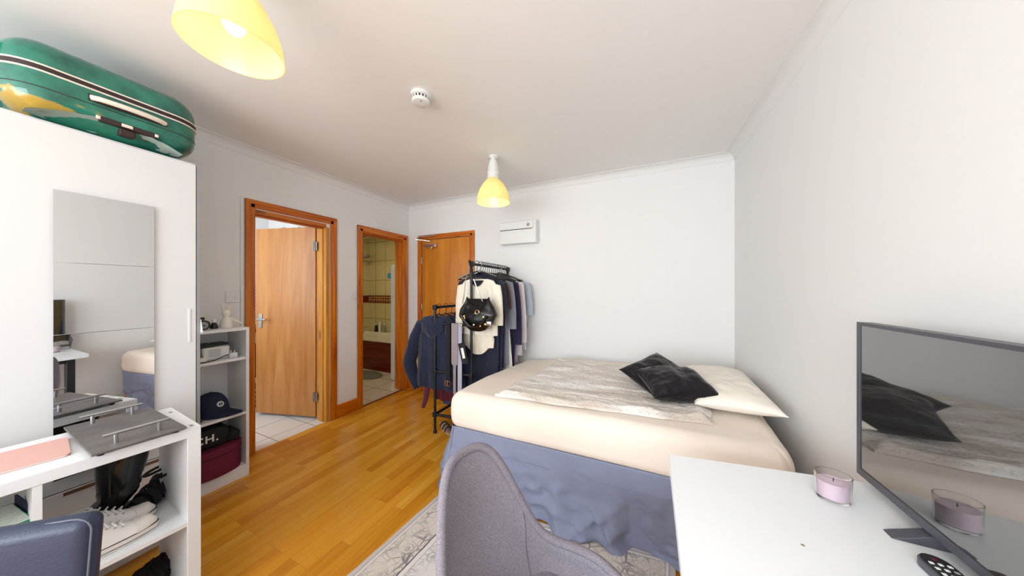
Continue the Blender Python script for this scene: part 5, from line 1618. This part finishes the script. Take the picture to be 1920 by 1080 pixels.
# candle in a glass
cd = thing('candle_jar', 'lilac candle in a clear glass jar on the desk corner', 'candle', (0.492, 1.088, 0.7505))
cd.scale = (0.9, 0.9, 0.92)
RZ = 0.0
ob('glass_jar', B().lathe([(0.036, 0.0), (0.038, 0.004), (0.040, 0.03), (0.0415, 0.075), (0.0395, 0.075), (0.038, 0.03), (0.036, 0.007), (0.001, 0.006)], n=40, sx=1.0, sy=0.86), 'glass', cd, local=True)
ob('wax', B().lathe([(0.0345, 0.0075), (0.0365, 0.03), (0.0375, 0.055), (0.001, 0.053)], n=40, sx=1.0, sy=0.86), 'wax', cd, local=True)
ob('wick', B().tube([(0, 0, 0.052), (0.001, 0, 0.062)], 0.0015, 6), 'black_pl', cd, local=True)

# remote control
rm = thing('remote_control', 'black remote control lying under the television', 'remote', (0.564, 0.822, 0.7505), rad(3))
def routl(n=7):
    return [(x, y) for x, y, _ in rr(-0.024, 0.024, -0.095, 0.095, 0.022, 0, n)]
ob('remote_body', B().prism(routl(), 0.0, 0.018), 'bezel', rm, local=True, bevel=0.003)
ob('remote_face', B().prism([(x * 0.9, y * 0.97) for x, y in routl()], 0.018, 0.0205), 'black_pl', rm, local=True)
for j in range(12):
    for i in range(3):
        m_ = 'white_pl'
        if j == 0:
            if i != 1:
                continue
            m_ = 'burgundy'
        elif (i + j) % 4 == 0:
            m_ = 'grey_pl'
        x, y = -0.013 + 0.013 * i, 0.078 - 0.0128 * j
        ob('button', B().box((x - 0.0034, y - 0.0028, 0.0205), (x + 0.0034, y + 0.0028, 0.0222)), m_, rm, local=True, bevel=0.001)

# ---------------------------------------------------------------- grey fabric tub chair
CX, CY, PH, CA, CB, ZTOP, ZARM, CW, CK = -0.155, 0.623, -0.2871, 0.2297, 0.288, 0.838, 0.536, 0.689, 3.79
gc = thing('tub_chair', 'grey fabric tub chair with a tall rounded back at the desk', 'chair', (CX, CY, 0), PH)
THM = 2.15
def rimz(th):
    return ZARM + (ZTOP - ZARM) * math.exp(-(abs(th) / CW) ** CK) - 0.05 * smooth(1.4, THM, abs(th))
def shellp(u, v, off=0.0):
    th = -THM + 2 * THM * u
    zt_ = rimz(th)
    z0 = 0.40
    z = z0 + (zt_ - z0) * v
    tt = max(0, (z - ZARM) / (ZTOP - ZARM))
    # bowl narrows towards the seat
    k = 0.80 + 0.20 * smooth(0, 0.7, v)
    c_, s_ = math.cos(th), math.sin(th)
    off += 0.011 * max(0, (v - 0.86) / 0.14) ** 2 if off < 0.001 else 0
    x = -(CB * k + off) * c_ - 0.05 * tt
    y = (CA * k + off) * s_
    return (x, y, z)
def thick_rim(u, v):
    return shellp(u, v, 0.036 if v < 0.999 else 0.030)
def inner(u, v):
    x, y, z = shellp(u, v)
    return (x, y, z - 0.006 * (v > 0.999))
b = B()
b.grid(inner, 72, 26)
ob('inner_upholstery', b, 'chair_fab', gc, local=True, ang=80)
b = B()
b.grid(lambda u, v: shellp(u, v, 0.024), 72, 26)
outer = ob('outer_upholstery', b, 'chair_fab', gc, local=True, ang=80)
# rounded rim roll all around
rim_pts = [Vector(shellp(u / 90, 1.0, 0.012)) for u in range(91)]
rim_pts = [Vector(shellp(0, q / 6, 0.012)) for q in range(6)] + rim_pts + [Vector(shellp(1, 1 - q / 6, 0.012)) for q in range(1, 7)]
ob('rim_roll', B().tube(rim_pts, 0.0128, 14), 'chair_fab', gc, local=True, ang=80)
ob('seat', B().rbox((-0.02, 0, 0.42), (0.25, 0.205, 0.045), 0.04, (14, 14, 12)), 'chair_fab', gc, local=True)
for u in (0.34, 0.66):
    ob('seam', B().tube([shellp(u + 0.004 * math.sin(q), q / 10, -0.0005) for q in range(1, 10)], 0.0009, 6), 'bezel', gc, local=True)
for sx in (-1, 1):
    for sy in (-1, 1):
        ob('leg', B().tube([(sx * 0.14, sy * 0.13, 0.39), (sx * 0.22, sy * 0.21, 0.012)], [0.014, 0.009], 12), 'black_mat', gc, local=True)

# ---------------------------------------------------------------- dark faux-leather chair
lc = thing('dining_chair', 'dark blue-grey faux-leather chair beside the shelving unit', 'chair', (-1.275, 0.022, 0), rad(40))
def bdef(p):
    q = (p.z - 0.45) / 0.4
    return p + Vector((0, -0.02 * math.sin(PI * (p.x / 0.45 + 0.5)) + 0.03 * q, 0.006 * math.cos(p.x * 7)))
ob('backrest', B().rbox((0, 0.0, 0.614), (0.228, 0.024, 0.218), 0.0235, (24, 10, 22), bdef), 'pu', lc, local=True)
rp = rr(-0.2265, 0.2265, -0.2165, 0.2165, 0.03, 0, 5)
ob('piping', B().tube([bdef(Vector((x, -0.0135, 0.614 + y))) for x, y, _ in rp] + [bdef(Vector((rp[0][0], -0.0135, 0.614 + rp[0][1])))], 0.0018, 8), 'piping', lc, local=True)
ob('seat', B().rbox((0, -0.25, 0.44), (0.22, 0.22, 0.035), 0.03, (14, 14, 12)), 'pu', lc, local=True)
for sx in (-1, 1):
    ob('leg', B().tube([(sx * 0.19, -0.43, 0.41), (sx * 0.20, -0.44, 0.0)], 0.013, 10), 'black_mat', lc, local=True)
    ob('leg', B().tube([(sx * 0.19, -0.01, 0.45), (sx * 0.20, 0.02, 0.0)], 0.013, 10), 'black_mat', lc, local=True)
